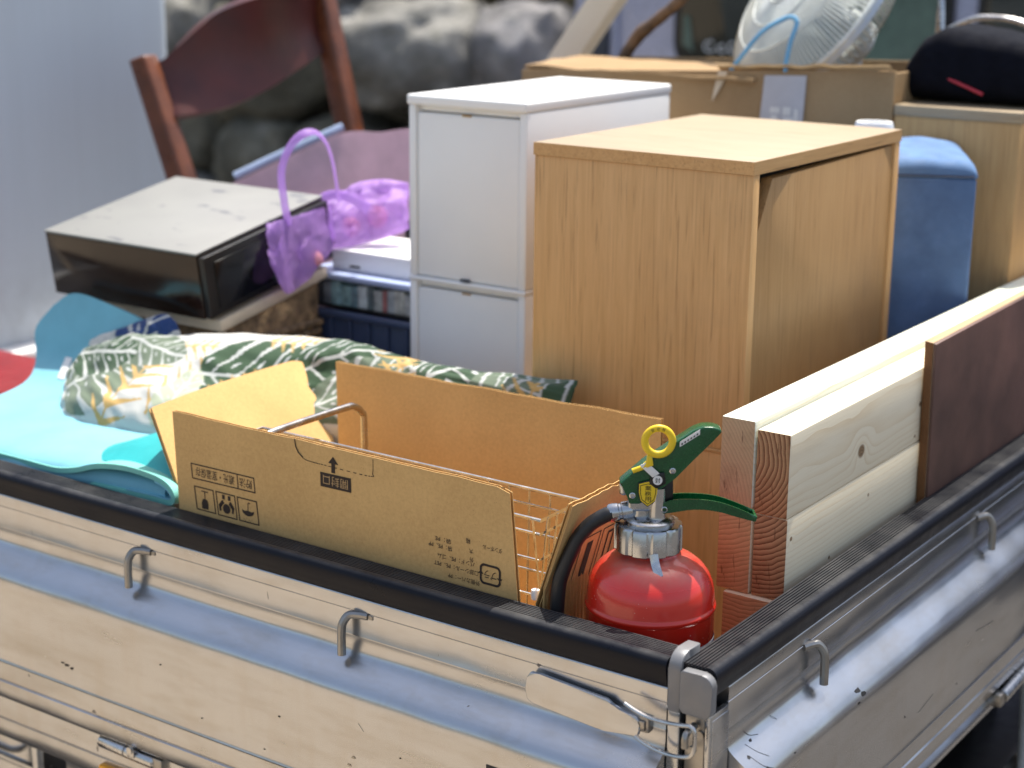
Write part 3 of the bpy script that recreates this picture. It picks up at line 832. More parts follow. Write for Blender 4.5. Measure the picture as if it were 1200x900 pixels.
def back(u, v):
    top = lerp((-.2330, .3060, 1.0745), (-.7030, .3060, 1.0690), u); bot = lerp((-.2200, .3000, .664), (-.690, .3000, .664), u)
    p = lerp(bot, top, v); p.y -= .004*math.sin(u*3.1)*v*v
    p.z += .0022*noise.noise(Vector((u*9, 2, 0)))*v
    return p
corrugated(back, 30, .47, 'card', carton, 'back_panel')
def bent(p0, p1, p2, v):   # bottom, crease, top
    k = .70
    return lerp(p0, p1, v/k) if v < k else lerp(p1, p2, (v-k)/(1-k))
def left(u, v):
    bow = .010*math.sin(u*math.pi)
    p = bent(lerp((-.697, .298, .664), (-.696, .040, .664), u), lerp((-.706, .304, .946), (-.7085, .0405, .946), u), lerp((-.800, .362, 1.049), (-.7860, .0660, 1.0470), u), v)
    p.x -= bow*max(0, v-.6)*2.0
    if u < .10: p.z -= (.10-u)/.10*.012*max(0, (v-.88)/.12)
    return p
corrugated(left, 24, .27, 'card', carton, 'left_flap', nv=20)
def right(u, v):
    p = bent(lerp((-.2065, .040, .664), (-.215, .298, .664), u), lerp((-.2170, .0405, .946), (-.222, .300, .946), u), lerp((-.1795, .0390, 1.0585), (-.2050, .300, 1.0430), u), v)
    p.z += .003*noise.noise(Vector((u*14, 3, 0)))*max(0, (v-.9)*10)
    return p
rp = corrugated(right, 24, .27, 'card', carton, 'right_flap', nv=20)
b = new(); box(b, (-.69, .045, .664), (-.215, .295, .668), 0); obj('bottom_panel', b, 'card', carton)
# print on the front panel (it stands upside down)
Y0 = .0345-.0023-.0008
def fr(x, z): return Vector((x, Y0+.0014*math.sin((x+.713)/.467*3.1)*max(0, (z-.664)/.4), z))
pn = (0, -1, 0)
b = new()
stroke(b, [fr(-.6864, 1.0073), fr(-.5907, 1.0079), fr(-.5891, .9912), fr(-.6847, .9903)], .0013, pn, True)
stroke(b, [fr(-.6155, 1.0074), fr(-.6145, .9910)], .0013, pn)
def flush(name):
    global b
    obj(name, b, 'ink', fp, smooth=0)
    b = new()
text_bm('遮光・室温保存', .0118, fr(-.6500, .9988), (-1, 0, 0), (0, 0, -1), b, (.060, .0108))
text_bm('貯法', .0118, fr(-.6030, .9992), (-1, 0, 0), (0, 0, -1), b, (.0190, .0108))
flush('storage_notice')
def frame3(x0, x1, z0, z1): stroke(b, [fr(x0, z1), fr(x1, z1), fr(x1+.003, z0), fr(x0+.003, z0)], .0014, pn, True)
frame3(-.6824, -.6534, .9545, .9811)
# fragile glass (upside down)
def up(cx, cz, pts): fill(b, [fr(cx-x, cz-y) for x, y in pts])
cx, cz = -.6665, .9678
up(cx, cz, [(-.0048, .0112), (.0048, .0112), (.0052, .0045), (.0035, .0002), (.0006, -.0010), (-.0006, -.0010), (-.0035, .0002), (-.0052, .0045)])
up(cx, cz, [(-.0006, -.0009), (.0006, -.0009), (.0006, -.0090), (-.0006, -.0090)]); up(cx, cz, [(-.0052, -.0088), (.0052, -.0088), (.0052, -.0100), (-.0052, -.0100)])
flush('fragile_symbol')
frame3(-.6490, -.6205, .9543, .9812)
# two hands holding a disc
cx = -.6332
up(cx, cz+.0012, [(.0058*math.cos(a), .0058*math.sin(a)+.0055) for a in [2*math.pi*k/14 for k in range(14)]])
for s in (-1, 1):
    up(cx, cz, [(s*.0104, .0085), (s*.0120, .0015), (s*.0068, -.0050), (s*.0042, -.0046), (s*.0082, .0012), (s*.0080, .0080)])
    up(cx, cz, [(s*.0024, -.0060), (s*.0064, -.0064), (s*.0064, -.0115), (s*.0024, -.0115)])
    up(cx, cz, [(s*.0032, -.0022), (s*.0052, -.0036), (s*.0098, .0028), (s*.0084, .0040)])
flush('hands_symbol')
frame3(-.6165, -.5875, .9544, .9810)
# umbrella with drops
cx = -.6005
up(cx, cz, [(.0092*math.cos(a), .0066*math.sin(a)-.0040) for a in [math.pi*k/10 for k in range(11)]][::-1]+[]) if False else up(cx, cz, [(-.0092, -.0004)]+[(.0092*math.cos(a), .0066*math.sin(a)-.0004) for a in [math.pi-math.pi*k/10 for k in range(1, 10)]]+[(.0092, -.0004), (.0050, .0008), (0, -.0004), (-.0050, .0008)])
stroke(b, [fr(cx, cz), fr(cx, cz+.0078), fr(cx+.001, cz+.0095), fr(cx+.0032, cz+.0088)], .0009, pn)
for dx, dy in ((-.006, .0088), (-.002, .0100), (.002, .0086), (.006, .0100), (-.004, .0112), (.004, .0114)):
    up(cx, cz, [(dx, dy), (dx+.0006, dy), (dx+.0006, dy+.0011), (dx, dy+.0011)])
flush('umbrella_symbol')
# opening tab: dotted line, arrow and panel
tabl = cat_rom([fr(-.5289, 1.0630), fr(-.5268, 1.0543), fr(-.5174, 1.0446), fr(-.5050, 1.0428), fr(-.4873, 1.0424), fr(-.4262, 1.0420), fr(-.4210, 1.0465), fr(-.4204, 1.0620)], 16)
for i in range(0, len(tabl)-1, 2): stroke(b, [tabl[i], lerp(tabl[i], tabl[i+1], .8)], .0008, pn)
fill(b, [fr(-.4751, 1.0540), fr(-.4820, 1.0460), fr(-.4777, 1.0460), fr(-.4777, 1.0358), fr(-.4725, 1.0358), fr(-.4725, 1.0460), fr(-.4682, 1.0460)])
fill(b, [fr(-.4935, 1.0340), fr(-.4508, 1.0345), fr(-.4505, 1.0186), fr(-.4932, 1.0180)])
flush('opening_mark')
# recycling mark
cx, cz = -.2689, .9681
sq = []
def arc_pts(c, r, a0, a1, n=6): return [(c[0]+r*math.cos(a0+(a1-a0)*k/n), c[1]+r*math.sin(a0+(a1-a0)*k/n)) for k in range(n+1)]
hw, hh, rr = .0118, .0098, .0045
top = [(-hw, hh-rr-.002)]+arc_pts((-hw+rr, hh-rr), rr, math.pi, math.pi/2)+arc_pts((hw-rr, hh-rr), rr, math.pi/2, 0)+[(hw, -.001)]
bot = [(hw, -hh+rr-.001)]+arc_pts((hw-rr, -hh+rr), rr, 0, -math.pi/2)+arc_pts((-hw+rr, -hh+rr), rr, -math.pi/2, -math.pi)+[(-hw, -.001)]
for pl in (top, bot): stroke(b, [fr(cx+x, cz+z) for x, z in pl], .0024, pn)
fill(b, [fr(cx+hw-.0035, cz-.001), fr(cx+hw+.0035, cz-.001), fr(cx+hw, cz-.0048)]); fill(b, [fr(cx-hw-.0035, cz-.0005), fr(cx-hw+.0035, cz-.0005), fr(cx-hw, cz+.0034)])
text_bm('プラ', .011, fr(cx+.0002, cz), (-1, 0, 0), (0, 0, -1), b, (.0150, .0090))
flush('recycling_mark')
rows = [('ダンボール', -.2665, .9965, .024), ('箱', -.2965, .9985, .0055), ('大', -.2930, .9880, .0052), ('袋：PE', -.3285, .9925, .0205), ('外', -.2925, .9795, .0052),
        ('袋：PE、PP', -.3320, .9850, .0300), ('バンド：PE、ゴム', -.3120, .9745, .0470), ('口部シール：PE、PET', -.3120, .9660, .0560), ('外側カバー：PP', -.3020, .9560, .0400)]
for s_, x, z, wd in rows: text_bm(s_, .007, fr(x, z), (-1, 0, 0.0), (0, 0, -1), b, (wd, .0056))
flush('material_list')
b = new()
d = Vector((0, -.0003, 0))
text_bm('開封口', .0125, fr(-.4720, 1.0263)+d, (-1, 0, 0), (0, 0, -1), b, (.0345, .0110))
obj('cut_out_lettering', b, 'kraft', fp, smooth=0)
# tab slit drawn flat, the dark of the cut painted on
b = new(); stroke(b, [fr(-.5289, 1.0640)+d, fr(-.5275, 1.0560)+d, fr(-.5240, 1.0500)+d, fr(-.5180, 1.0460)+d], .0013, pn); obj('tab_cut_line', b, 'ink', fp, smooth=0)
# faint print on the right flap outer face
def rf(u, v):
    e = .004
    p = right(u, v); n_ = (right(u+e, v)-right(u-e, v)).cross(right(u, v+e)-right(u, v-e)).normalized()
    return p+n_*.0031
for k in range(3):
    us = .20+.17*k
    b = new()
    q = [rf(us, .86), rf(us+.145, .86), rf(us+.145, .70), rf(us, .70)]
    n_ = (q[1]-q[0]).cross(q[2]-q[1]).normalized()
    stroke(b, q, .0014, n_, True)
    q = [rf(us+.05, .84), rf(us+.095, .84), rf(us+.095, .73), rf(us+.05, .73)]
    fill(b, q) if k != 1 else stroke(b, q, .003, n_, True)
    obj('printed_mark', b, 'ink', rp, smooth=0)

# ================================================================== DISH RACK inside the carton
rack = thing('dish_rack', (-.46, .17, .67), 'wire dish rack with a bent steel handle standing inside the carton', 'dish rack')
rx0, rx1, ry0, ry1 = -.665, -.222, .052, .128
def rect(z, dx=0): return [(rx0+dx, ry0+dx, z), (rx1-dx, ry0+dx, z), (rx1-dx, ry1-dx, z), (rx0+dx, ry1-dx, z)]
b = new()
for z, dx, r in ((1.030, 0, .0020), (1.014, .003, .0015), (.985, .006, .0015), (.945, .010, .0014), (.86, .016, .0020)):
    q = rect(z, dx)
    tube(b, q+[q[0]], r, 7)
obj('rim_wire', b, 'wire', rack)
def vwire(p, q): 
    b = new(); tube(b, [p, lerp(p, q, .10)+Vector((0, 0, 0)), lerp(p, q, .2), q], .0013, 6); return obj('upright_wire', b, 'wire', rack)
for k in range(4):
    y = ry0+.012+k*(ry1-ry0-.024)/3
    vwire((rx1, y, 1.030), (rx1-.018, y+.004, .86)); 
for k in range(17):
    x = rx0+.014+k*(rx1-rx0-.028)/16
    vwire((x, ry1, 1.030), (x+.010, ry1-.018, .86)); vwire((x+.004, ry0, 1.030), (x+.012, ry0+.018, .86))
for k in range(17):
    x = rx0+.014+k*(rx1-rx0-.028)/16
    b = new(); tube(b, [(x, ry0+.018, .861), (x, ry1-.018, .861)], .0013, 6); obj('base_wire', b, 'wire', rack)
for x in (-.597,):
    b = new(); tube(b, [(x, .052, .90), (x, .052, 1.030), (x+.0005, .058, 1.045), (x, .075, 1.0505), (x, .19, 1.0505), (x, .212, 1.0485), (x, .226, 1.038), (x, .230, 1.02), (x, .230, .90)], .0042, 12, 5)
    obj('handle', b, 'wire', rack)
b = new(); lathe(b, [(.001, 0), (.0042, .001), (.0048, .006), (.0042, .011), (.001, .012)], (-.2250, .0480, .947), 12); obj('wire_foot', b, 'white', rack)

# ================================================================== FIRE EXTINGUISHER
EO = Vector((-.1228, .100, .663))
ex_x = Vector((math.cos(YAW), math.sin(YAW), 0)); ex_y = Vector((-math.sin(YAW), math.cos(YAW), 0))
ex_x = rgt.copy(); ex_y = Vector((math.sin(YAW), math.cos(YAW), 0))
def E(x, y, z): return EO+ex_x*x+ex_y*y+Vector((0, 0, z-.663))
ext = thing('fire_extinguisher', EO, 'red fire extinguisher with green handle and yellow safety ring in the corner of the bed', 'fire extinguisher')
b = new()
prof = [(.050, .663), (.060, .664), (.0636, .670), (.0636, .9480), (.0640, .9495), (.0651, .9510), (.0651, .9540), (.0640, .9556), (.0634, .9575), (.0630, .966), (.0612, .9755), (.0575, .9845), (.0515, .9925), (.0440, .9985), (.0350, 1.0030), (.0285, 1.0050), (.0265, 1.0070), (.0262, 1.014)]
lathe(b, [(r, z-.663) for r, z in prof], EO, 96)
body = obj('cylinder', b, 'red', ext, smooth=50)
b = new()
n = 96
AC = E(-.0040, 0, .663)
def knurl(a):
    s = math.cos(a*10+.4)
    return .0338 if s > -.62 else .0318
rings = []
for (z, k) in ((1.0085, .93), (1.0105, 1.0), (1.0340, 1.0), (1.0362, .96), (1.0368, .86), (1.0368, .3)):
    rings.append([b.verts.new(AC+Vector((0, 0, z-.663))+(ex_x*math.cos(2*math.pi*i/n)+ex_y*math.sin(2*math.pi*i/n))*(knurl(2*math.pi*i/n)*k)) for i in range(n)])
for A, B in zip(rings[:-1], rings[1:]):
    for i in range(n): b.faces.new((A[i], A[(i+1) % n], B[(i+1) % n], B[i]))
b.faces.new(rings[0][::-1]); b.faces.new(rings[-1])
obj('collar_nut', b, 'alu', ext, smooth=38)
b = new()
# valve body: block, spindle column, base flange
lathe(b, [(.0245, 0), (.0245, .0030), (.0225, .0050), (.017, .0065)], E(-.003, 0, 1.0368), 32)
lathe(b, [(.0125, 0), (.0118, .004), (.0112, .018), (.0112, .034)], E(-.0115, .004, 1.0395), 28)
lathe(b, [(.0098, 0), (.0090, .002), (.0082, .006), (.0080, .034)], E(.0035, -.006, 1.0400), 24)
M_ = Matrix((ex_x, ex_y, Vector((0, 0, 1)))).transposed().to_4x4(); M_.translation = E(0, 0, 0)
def ebox(b, lo, hi, bev): box(b, (lo[0], lo[1], lo[2]), (hi[0], hi[1], hi[2]), bev, 3, M_)
ebox(b, (-.0255, -.0085, 1.0490), (.0065, .0105, 1.0730), .003)
ebox(b, (-.0340, -.0055, 1.0640), (-.0240, .0075, 1.0780), .004)
obj('valve_body', b, 'alu', ext)
b = new()
ax = (E(1, 0, 1)-E(0, 0, 1.10)).normalized()
cdir = (E(-.0440, 0, 1.0445)-E(-.0210, 0, 1.0490)).normalized()
lathe(b, [(.0088, 0), (.0095, .002), (.0095, .010), (.0082, .011), (.0082, .013), (.0090, .014), (.0092, .022), (.0080, .024)], E(-.0200, 0, 1.0492), 24, cdir)
obj('hose_coupling', b, 'alu', ext)
b = new()
hp = [(-.0400, 1.0453), (-.0450, 1.0440), (-.0542, 1.0388), (-.0624, 1.0325), (-.073, 1.0191), (-.0802, 1.003), (-.0870, .9851), (-.0906, .9698), (-.0922, .9435), (-.0925, .90), (-.0910, .80), (-.0890, .72)]
tube(b, [E(x, -.002, z) for x, z in hp], .0074, 16, 6); obj('hose', b, 'hose', ext)
# upper lever (green)
upl = [(-.0345, 1.0790), (-.0124, 1.0985), (.0196, 1.1215), (.0356, 1.1330), (.0450, 1.1366), (.0540, 1.1366), (.0610, 1.1345), (.0632, 1.1315), (.0555, 1.1235), (.0366, 1.1035), (.0200, 1.0852), (.0064, 1.0740), (-.0138, 1.0580), (-.0245, 1.0580), (-.0268, 1.0700)]
b = new(); prism(b, [E(x, -.0115, z) for x, z in upl], ex_y*.0185, .0032, 4); obj('carry_handle', b, 'green', ext, smooth=50)
# lower lever: U channel of two walls and a floor
lt = [(.0053, 1.0575), (.0167, 1.0628), (.0381, 1.0640), (.0605, 1.0618), (.0798, 1.0556), (.1000, 1.0470)]
lb = [(.0990, 1.0414), (.0793, 1.0466), (.0609, 1.0517), (.0385, 1.0534), (.0097, 1.0488), (.0055, 1.0510)]
tc = cat_rom([(x, 0, z) for x, z in lt], 5); bc = cat_rom([(x, 0, z) for x, z in lb[:5]], 5)
poly = [(p.x, p.z) for p in tc]+[(p.x, p.z) for p in bc]+[(.0055, 1.0510)]
b = new()
prism(b, [E(x, -.0125, z) for x, z in poly], ex_y*.0016, .0005, 2); prism(b, [E(x, .0059, z) for x, z in poly], ex_y*.0016, .0005, 2)
fl = [(p.x, p.z+.0004) for p in bc]
prism(b, [E(x, -.0112, z) for x, z in fl]+[E(x, -.0112, z+.0016) for x, z in fl[::-1]], ex_y*.0174, 0)
prism(b, [E(.0995, -.0120, 1.0418), E(.1005, -.0120, 1.0465), E(.0975, -.0120, 1.0478), E(.0965, -.0120, 1.0425)], ex_y*.019, .0006)
obj('squeeze_lever', b, 'green', ext, smooth=50)
b = new(); prism(b, [E(x, -.0085, z) for x, z in [(.0046, 1.0797), (.0120, 1.0850), (.0178, 1.0825), (.0186, 1.0597), (.0140, 1.0560), (.0050, 1.0640)]], ex_y*.017, .001); obj('lever_hinge', b, 'black', ext)
# safety ring
b = new()
rc = E(.0020, -.0135, 1.1225)
e1 = ex_x; e2 = Vector((0, 0, 1))
rt, rq = 40, 12
vv = []
for i in range(rt):
    a = 2*math.pi*i/rt
    d_ = e1*math.cos(a)+e2*math.sin(a)
    vv.append([b.verts.new(rc+d_*(.0132+.0040*math.cos(t)*(1 if abs(math.cos(t)) < .8 else .92))+ex_y*(.0028*math.sin(t))) for t in [2*math.pi*k/rq for k in range(rq)]])
for i in range(rt):
    for k in range(rq):
        b.faces.new((vv[i][k], vv[(i+1) % rt][k], vv[(i+1) % rt][(k+1) % rq], vv[i][(k+1) % rq]))
prism(b, [E(-.0085, -.0158, 1.1095), E(-.0040, -.0158, 1.1080), E(-.0022, -.0158, 1.0985), E(-.0095, -.0158, 1.0960)], ex_y*.005, .001)
tube(b, [E(-.006, -.0135, 1.103), E(-.012, -.0125, 1.096), E(-.022, -.0118, 1.092)], .0026, 8)
ring = obj('safety_ring', b, 'yellow', ext, smooth=60)
b = new()
for k, ch in enumerate('安全栓'):
    a = rad(118-24*k)
    p = rc+(e1*math.cos(a)+e2*math.sin(a))*.0133-ex_y*.0030
    text_bm(ch, .004, p, e1*math.sin(a)-e2*math.cos(a), e1*math.cos(a)+e2*math.sin(a), b, (.0030, .0036))
obj('ring_mark', b, 'ink', ring, smooth=0)
# seal tape, round seal, shield badge
b = new(); prism(b, [E(-.0155, -.0150, 1.0985), E(-.0085, -.0150, 1.1020), E(.0040, -.0150, 1.0905), E(-.0028, -.0150, 1.0865)], ex_y*.0008, .0002); obj('seal_tape', b, 'label_white', ext)
b = new(); prism(b, [E(-.0042, -.0142, 1.0900), E(.0085, -.0142, 1.0915), E(.0105, -.0142, 1.0800), E(.0010, -.0142, 1.0745), E(-.0060, -.0142, 1.0800)], ex_y*.003, .001); obj('seal_backing', b, 'black', ext)
b = new(); lathe(b, [(.0046, 0), (.0046, .0010)], E(.0022, -.0145, 1.0838), 24, -ex_y); sd = obj('round_seal', b, 'label_white', ext)
b = new(); text_bm('封', .005, E(.0022, -.0158, 1.0838), ex_x, (0, 0, 1), b, (.0048, .0052)); obj('seal_mark', b, 'black', sd, smooth=0)
sh = [(-.0086, .0098), (0, .0120), (.0086, .0098), (.0086, .0010), (.0066, -.0068), (0, -.0120), (-.0066, -.0068), (-.0086, .0010)]
sc_ = (-.0066, 1.0695)
def shp(k, y): return [E(sc_[0]+x*k, y, sc_[1]+z*k) for x, z in sh]
b = new(); prism(b, shp(1.12, -.0135), ex_y*.0010, .0003); bd = obj('badge', b, 'black', ext)
b = new(); prism(b, shp(1.02, -.0139), ex_y*.0005, 0); obj('badge_face', b, 'yellow', bd)
b = new()
for k, ch in enumerate('業務用'): text_bm(ch, .005, E(sc_[0], -.0143, sc_[1]+.0060-.0056*k), ex_x, (0, 0, 1), b, (.0062, .0049))
inner = shp(.86, -.0142)
stroke(b, inner, .0006, -ex_y, True)
obj('badge_mark', b, 'ink', bd, smooth=0)
for (x, z) in ((.0166, 1.0925), (-.0215, 1.0672)):
    b = new(); lathe(b, [(.0019, 0), (.0030, .0001), (.0031, .0012), (.0022, .0016), (.0019, .0006)], E(x, -.0114, z), 18, -ex_y, caps=False); lathe(b, [(.0001, .0002), (.0019, .0003)], E(x, -.0114, z), 14, -ex_y, caps=False); obj('rivet', b, 'steel', ext)
b = new(); lathe(b, [(.0019, 0), (.0030, .0001), (.0031, .0012), (.0022, .0016), (.0019, .0006)], E(.0098, -.0124, 1.0535), 18, -ex_y, caps=False); obj('rivet', b, 'steel', ext)
# label on handle top and hanging tag
t0, t1 = Vector((.0215, 0, 1.1236)), Vector((.0445, 0, 1.1370))
b = new()
dl = (E(t1.x, 0, t1.z)-E(t0.x, 0, t0.z)).normalized(); nl = ex_y.cross(dl)*-1
p0 = E(.0225, -.0122, 1.1165); p1 = E(.0415, -.0122, 1.1292)
prism(b, [p0, p1, p1+Vector((0, 0, .0052)), p0+Vector((0, 0, .0052))], ex_y*.0006, 0); lb_ = obj('handle_label', b, 'label_white', ext)
b = new()
for k in range(6):
    q = lerp(p0, p1, .08+.15*k)-ex_y*.0003
    fill(b, [q+Vector((0, 0, .0010)), q+dl*.0018+Vector((0, 0, .0010)), q+dl*.0018+Vector((0, 0, .0028)), q+Vector((0, 0, .0028))])
obj('label_line', b, 'hose', lb_, smooth=0)
b = new(); 
tube(b, [E(-.001, -.0340, 1.0150), E(.0005, -.0370, 1.0070), E(.002, -.0415, 1.0020), E(.0040, -.0450, .9960)], [.0042, .0042, .0042, .0042], 8, 4, .12, (0, -.5, .8)); obj('hanging_tag', b, 'steel', ext)
# curved label on the cylinder
def cyl_patch(a0, a1, za, zb, r, n=16):
    b = new()
    sheet(b, lambda u, v: E(math.sin(a0+(a1-a0)*u)*r, -math.cos(a0+(a1-a0)*u)*r, zb(u) if v > .5 else za), n, 1, 0)
    return b
lab = obj('label', cyl_patch(rad(22), rad(100), .70, lambda u: .9235, .0641), 'label_white', ext)
obj('label_field', cyl_patch(rad(24), rad(98), .702, lambda u: .9215, .0644), 'navy_label', lab)

# ================================================================== MATS
mat1 = thing('foam_mat', (-1.0, .2, .95), 'light blue rounded foam sheet leaning up from the bed edge, half under the cushion', 'foam mat')
rows_ = [
 [(-1.20, .060, .900), (-1.041, .060, .900), (-.944, .062, .900), (-.851, .065, .905), (-.745, .070, .905)],
 [(-1.20, .044, .945), (-1.041, .042, .946), (-.944, .042, .949), (-.851, .045, .957), (-.745, .050, .960)],
 [(-1.225, .10, .957), (-1.120, .10, .958), (-.990, .10, .960), (-.865, .11, .964), (-.760, .12, .962)],
 [(-1.212, .17, .962), (-1.130, .17, .962), (-1.040, .18, .962), (-.920, .19, .960), (-.800, .20, .955)],
 [(-1.232, .25, .968), (-1.160, .25, .968), (-1.080, .26, .966), (-.960, .27, .962), (-.85, .28, .955)],
 [(-1.270, .302, .988), (-1.190, .30, .990), (-1.110, .30, .988), (-1.00, .31, .975), (-.88, .33, .960)],
 [(-1.290, .322, 1.025), (-1.205, .322, 1.028), (-1.130, .322, 1.024), (-1.03, .328, 1.005), (-.90, .35, .975)],
 [(-1.266, .337, 1.060), (-1.230, .345, 1.081), (-1.165, .345, 1.076), (-1.060, .340, 1.055), (-.93, .36, .99)]]
sf = spline_grid(rows_)
def matf(u, v):
    p = sf(u, v)
    return p
b = new(); sheet(b, matf, 50, 40, .009); obj('sheet', b, 'mat_blue', mat1, smooth=60)
b = new(); 
q = [sf(.20, .735), sf(.245, .735), sf(.24, .62), sf(.195, .62)]
nn = (q[1]-q[0]).cross(q[2]-q[1]).normalized()
nn = nn if nn.z > 0 else -nn
fill(b, [p+nn*.0062 for p in q]); obj('care_tag', b, 'label_white', mat1, smooth=0)
mat2 = thing('rolled_mat', (-.9, .05, .955), 'mint and teal foam mat folded along the bed edge with curled end at the carton', 'foam mat')
path = cat_rom([(-1.16, .952), (-1.04, .9505), (-.98, .951), (-.925, .953), (-.885, .961), (-.850, .972), (-.81, .977), (-.770, .976), (-.740, .9725), (-.7235, .9660), (-.7195, .9575), (-.7260, .9500), (-.7400, .9475), (-.770, .9480), (-.81, .9475), (-.86, .9465)], 6) if False else cat_rom([(-1.16, 0, .952), (-1.04, 0, .9505), (-.98, 0, .951), (-.925, 0, .953), (-.885, 0, .961), (-.850, 0, .972), (-.81, 0, .977), (-.770, 0, .976), (-.740, 0, .9725), (-.7235, 0, .9660), (-.7195, 0, .9575), (-.7260, 0, .9510), (-.7400, 0, .9480), (-.770, 0, .9480), (-.81, 0, .9475), (-.86, 0, .9465)], 6)
NP = len(path)-1
def fold(u, v):
    i = u*NP; k = min(int(i), NP-1)
    p = lerp(path[k], path[k+1], i-k)
    return Vector((p.x+.030*v*max(0, u-.5), .036+.006*math.sin(u*17)*.5+.075*v, p.z-.012*v*(1-u)))
b = new(); sheet(b, fold, 140, 10, .0062); obj('folded_sheet', b, 'mint', mat2, smooth=60)
def skin(u, v):
    a = .50+.42*u
    p = fold(a, v); q = fold(min(a+.004, 1), v); r = fold(a, min(v+.05, 1)) if v < .95 else fold(a, v)*2-fold(a, v-.05)
    n_ = (q-p).cross(r-p).normalized()
    return p-n_*.0042*(1 if n_.z < 0 or True else 1)
b = new(); sheet(b, skin, 70, 10, .0016); obj('blue_backing', b, 'mat_blue', mat2, smooth=60)
b = new()
rows_ = [[(-.955, .085, .950), (-.91, .075, .958), (-.85, .062, .968), (-.790, .055, .974), (-.730, .052, .972)],
         [(-.945, .12, .953), (-.905, .115, .966), (-.850, .10, .982), (-.790, .09, .988), (-.725, .085, .982)],
         [(-.935, .15, .950), (-.900, .15, .966), (-.845, .145, .988), (-.785, .14, .998), (-.722, .135, .990)]]
sheet(b, spline_grid(rows_), 30, 16, .006)
tag(obj('teal_mat', b, 'teal', None, (-.85, .1, .96), smooth=60), 'bright teal foam piece bulging up between the blue mat and the carton', 'foam mat')

# ================================================================== CUSHIONS
def leaf_pattern(s, t, leaves):
    n = len(s)
    col = np.tile(np.array([.53, .53, .50]), (n, 1))
    jit = np.sin(s*61+t*37)*.0012+np.sin(s*133-t*91)*.0008
    for (cx, cy, ang, L, W, kind, c) in leaves:
        ca, sa = math.cos(ang), math.sin(ang)
        p = (s-cx)*ca+(t-cy)*sa; q = -(s-cx)*sa+(t-cy)*ca+jit
        u = np.clip(p/L, 0, 1)
        if kind == 'mon':
            hw = W*np.power(np.maximum(np.sin(np.pi*np.power(u, .72)), 0), .6)
            ins = (p > 0) & (p < L) & (np.abs(q) < hw)
            col[ins] = c
            ph = (p-.75*np.abs(q))/L*5.2
            fr_ = np.abs(ph-np.floor(ph)-.5)
            wid = .05+.22*np.clip(np.abs(q)/W-.30, 0, 1)
            vein = ins & ((np.abs(q) < .0026) | (fr_ < wid))
            col[vein] = (.46, .48, .46)
            hole = ins & (((ph-np.floor(ph)-.98)**2*.35+((np.abs(q)/W-.28)*.9)**2) < .006)
            col[hole] = (.46, .48, .47)
        else:
            ph = (p-.55*np.abs(q))/L*7
            f_ = ph-np.floor(ph)
            hw = W*np.power(np.maximum(np.sin(np.pi*np.clip(u*.9+.08, 0, 1)), 0), .7)
            ins = (p > 0) & (p < L) & (np.abs(q) < hw) & ((np.abs(f_-.45) < .25*(1-np.abs(q)/(hw+1e-6)*.8)) | (np.abs(q) < .0018))
            col[ins] = c
    return col
DG, GG, OR, PG, NV = (.040, .078, .042), (.13, .17, .12), (.50, .33, .12), (.40, .44, .32), (.02, .05, .16)
def cushion(T, B, H, nu, nv, parent_loc, name, label, su, sv, leaves, wr=.006, seed=0):
    tc_ = spline_grid([T, T]); bc_ = spline_grid([B, B])
    cot = thing(name, parent_loc, label, 'cushion', None)
    us, vs = np.linspace(0, 1, nu+1), np.linspace(0, 1, nv+1)
    bm = new()
    mid = [[None]*(nv+1) for _ in us]
    for side in (1, -1):
        V = []
        for u in us:
            t_, b_ = tc_(u, 0), bc_(u, 0)
            ax_ = (bc_(min(u+.01, 1), 0)-bc_(max(u-.01, 0), 0))
            nrm = ax_.cross(t_-b_).normalized()
            row = []
            for v in vs:
                p = lerp(b_, t_, v)
                e = max(0, 1-(2*u-1)**6)**.5*max(0, 1-(2*v-1)**4)**.62
                wv = wr*(noise.noise(Vector((u*5, v*3, seed)))+.6*noise.noise(Vector((u*13, v*5, seed+3)))+.35*noise.noise(Vector((u*26+v*6, v*9, seed+7))))
                edge = wr*.9*noise.noise(Vector((u*18, v*12, seed+11)))*(1-e)
                row.append(bm.verts.new(p+nrm*(side*H*e*(1 if side > 0 else .55)+(wv*e if side > 0 else 0)+edge)))
            V.append(row)
        for i in range(nu):
            for j in range(nv):
                f = (V[i][j], V[i+1][j], V[i+1][j+1], V[i][j+1])
                bm.faces.new(f if side > 0 else f[::-1])
    bmesh.ops.remove_doubles(bm, verts=bm.verts, dist=.0002)
    o = obj('cover', bm, 'cloth', cot, smooth=70)
    me = o.data
    co = np.empty(len(me.vertices)*3); me.vertices.foreach_get('co', co); co = co.reshape(-1, 3)+np.array(WORLD[o])
    # metric pattern coordinates: along the cushion / up the slope
    a0 = np.array(B[0]); a1 = np.array(B[-1]); ux_ = (a1-a0)/np.linalg.norm(a1-a0)
    s = (co-a0)@ux_
    mB = np.array([bc_(k, 0) for k in np.clip(s/np.linalg.norm(a1-a0), 0, 1)])
    t = np.linalg.norm((co-mB)-np.outer((co-mB)@ux_, ux_), axis=1)
    c = leaf_pattern(s, t, leaves)
    at = me.color_attributes.new('Col', 'FLOAT_COLOR', 'POINT')
    at.data.foreach_set('color', np.c_[c, np.ones(len(c))].ravel())
    return cot, o
T = [(-1.172, .310, 1.008), (-1.110, .335, 1.026), (-1.035, .350, 1.036), (-.930, .390, 1.050), (-.795, .430, 1.056), (-.701, .440, 1.040), (-.575, .425, 1.046), (-.407, .405, 1.070)]
B = [(-1.100, .190, .935), (-1.04, .172, .939), (-.970, .175, .943), (-.900, .195, .945), (-.825, .280, .945), (-.690, .330, .955), (-.56, .340, .975), (-.400, .345, .995)]
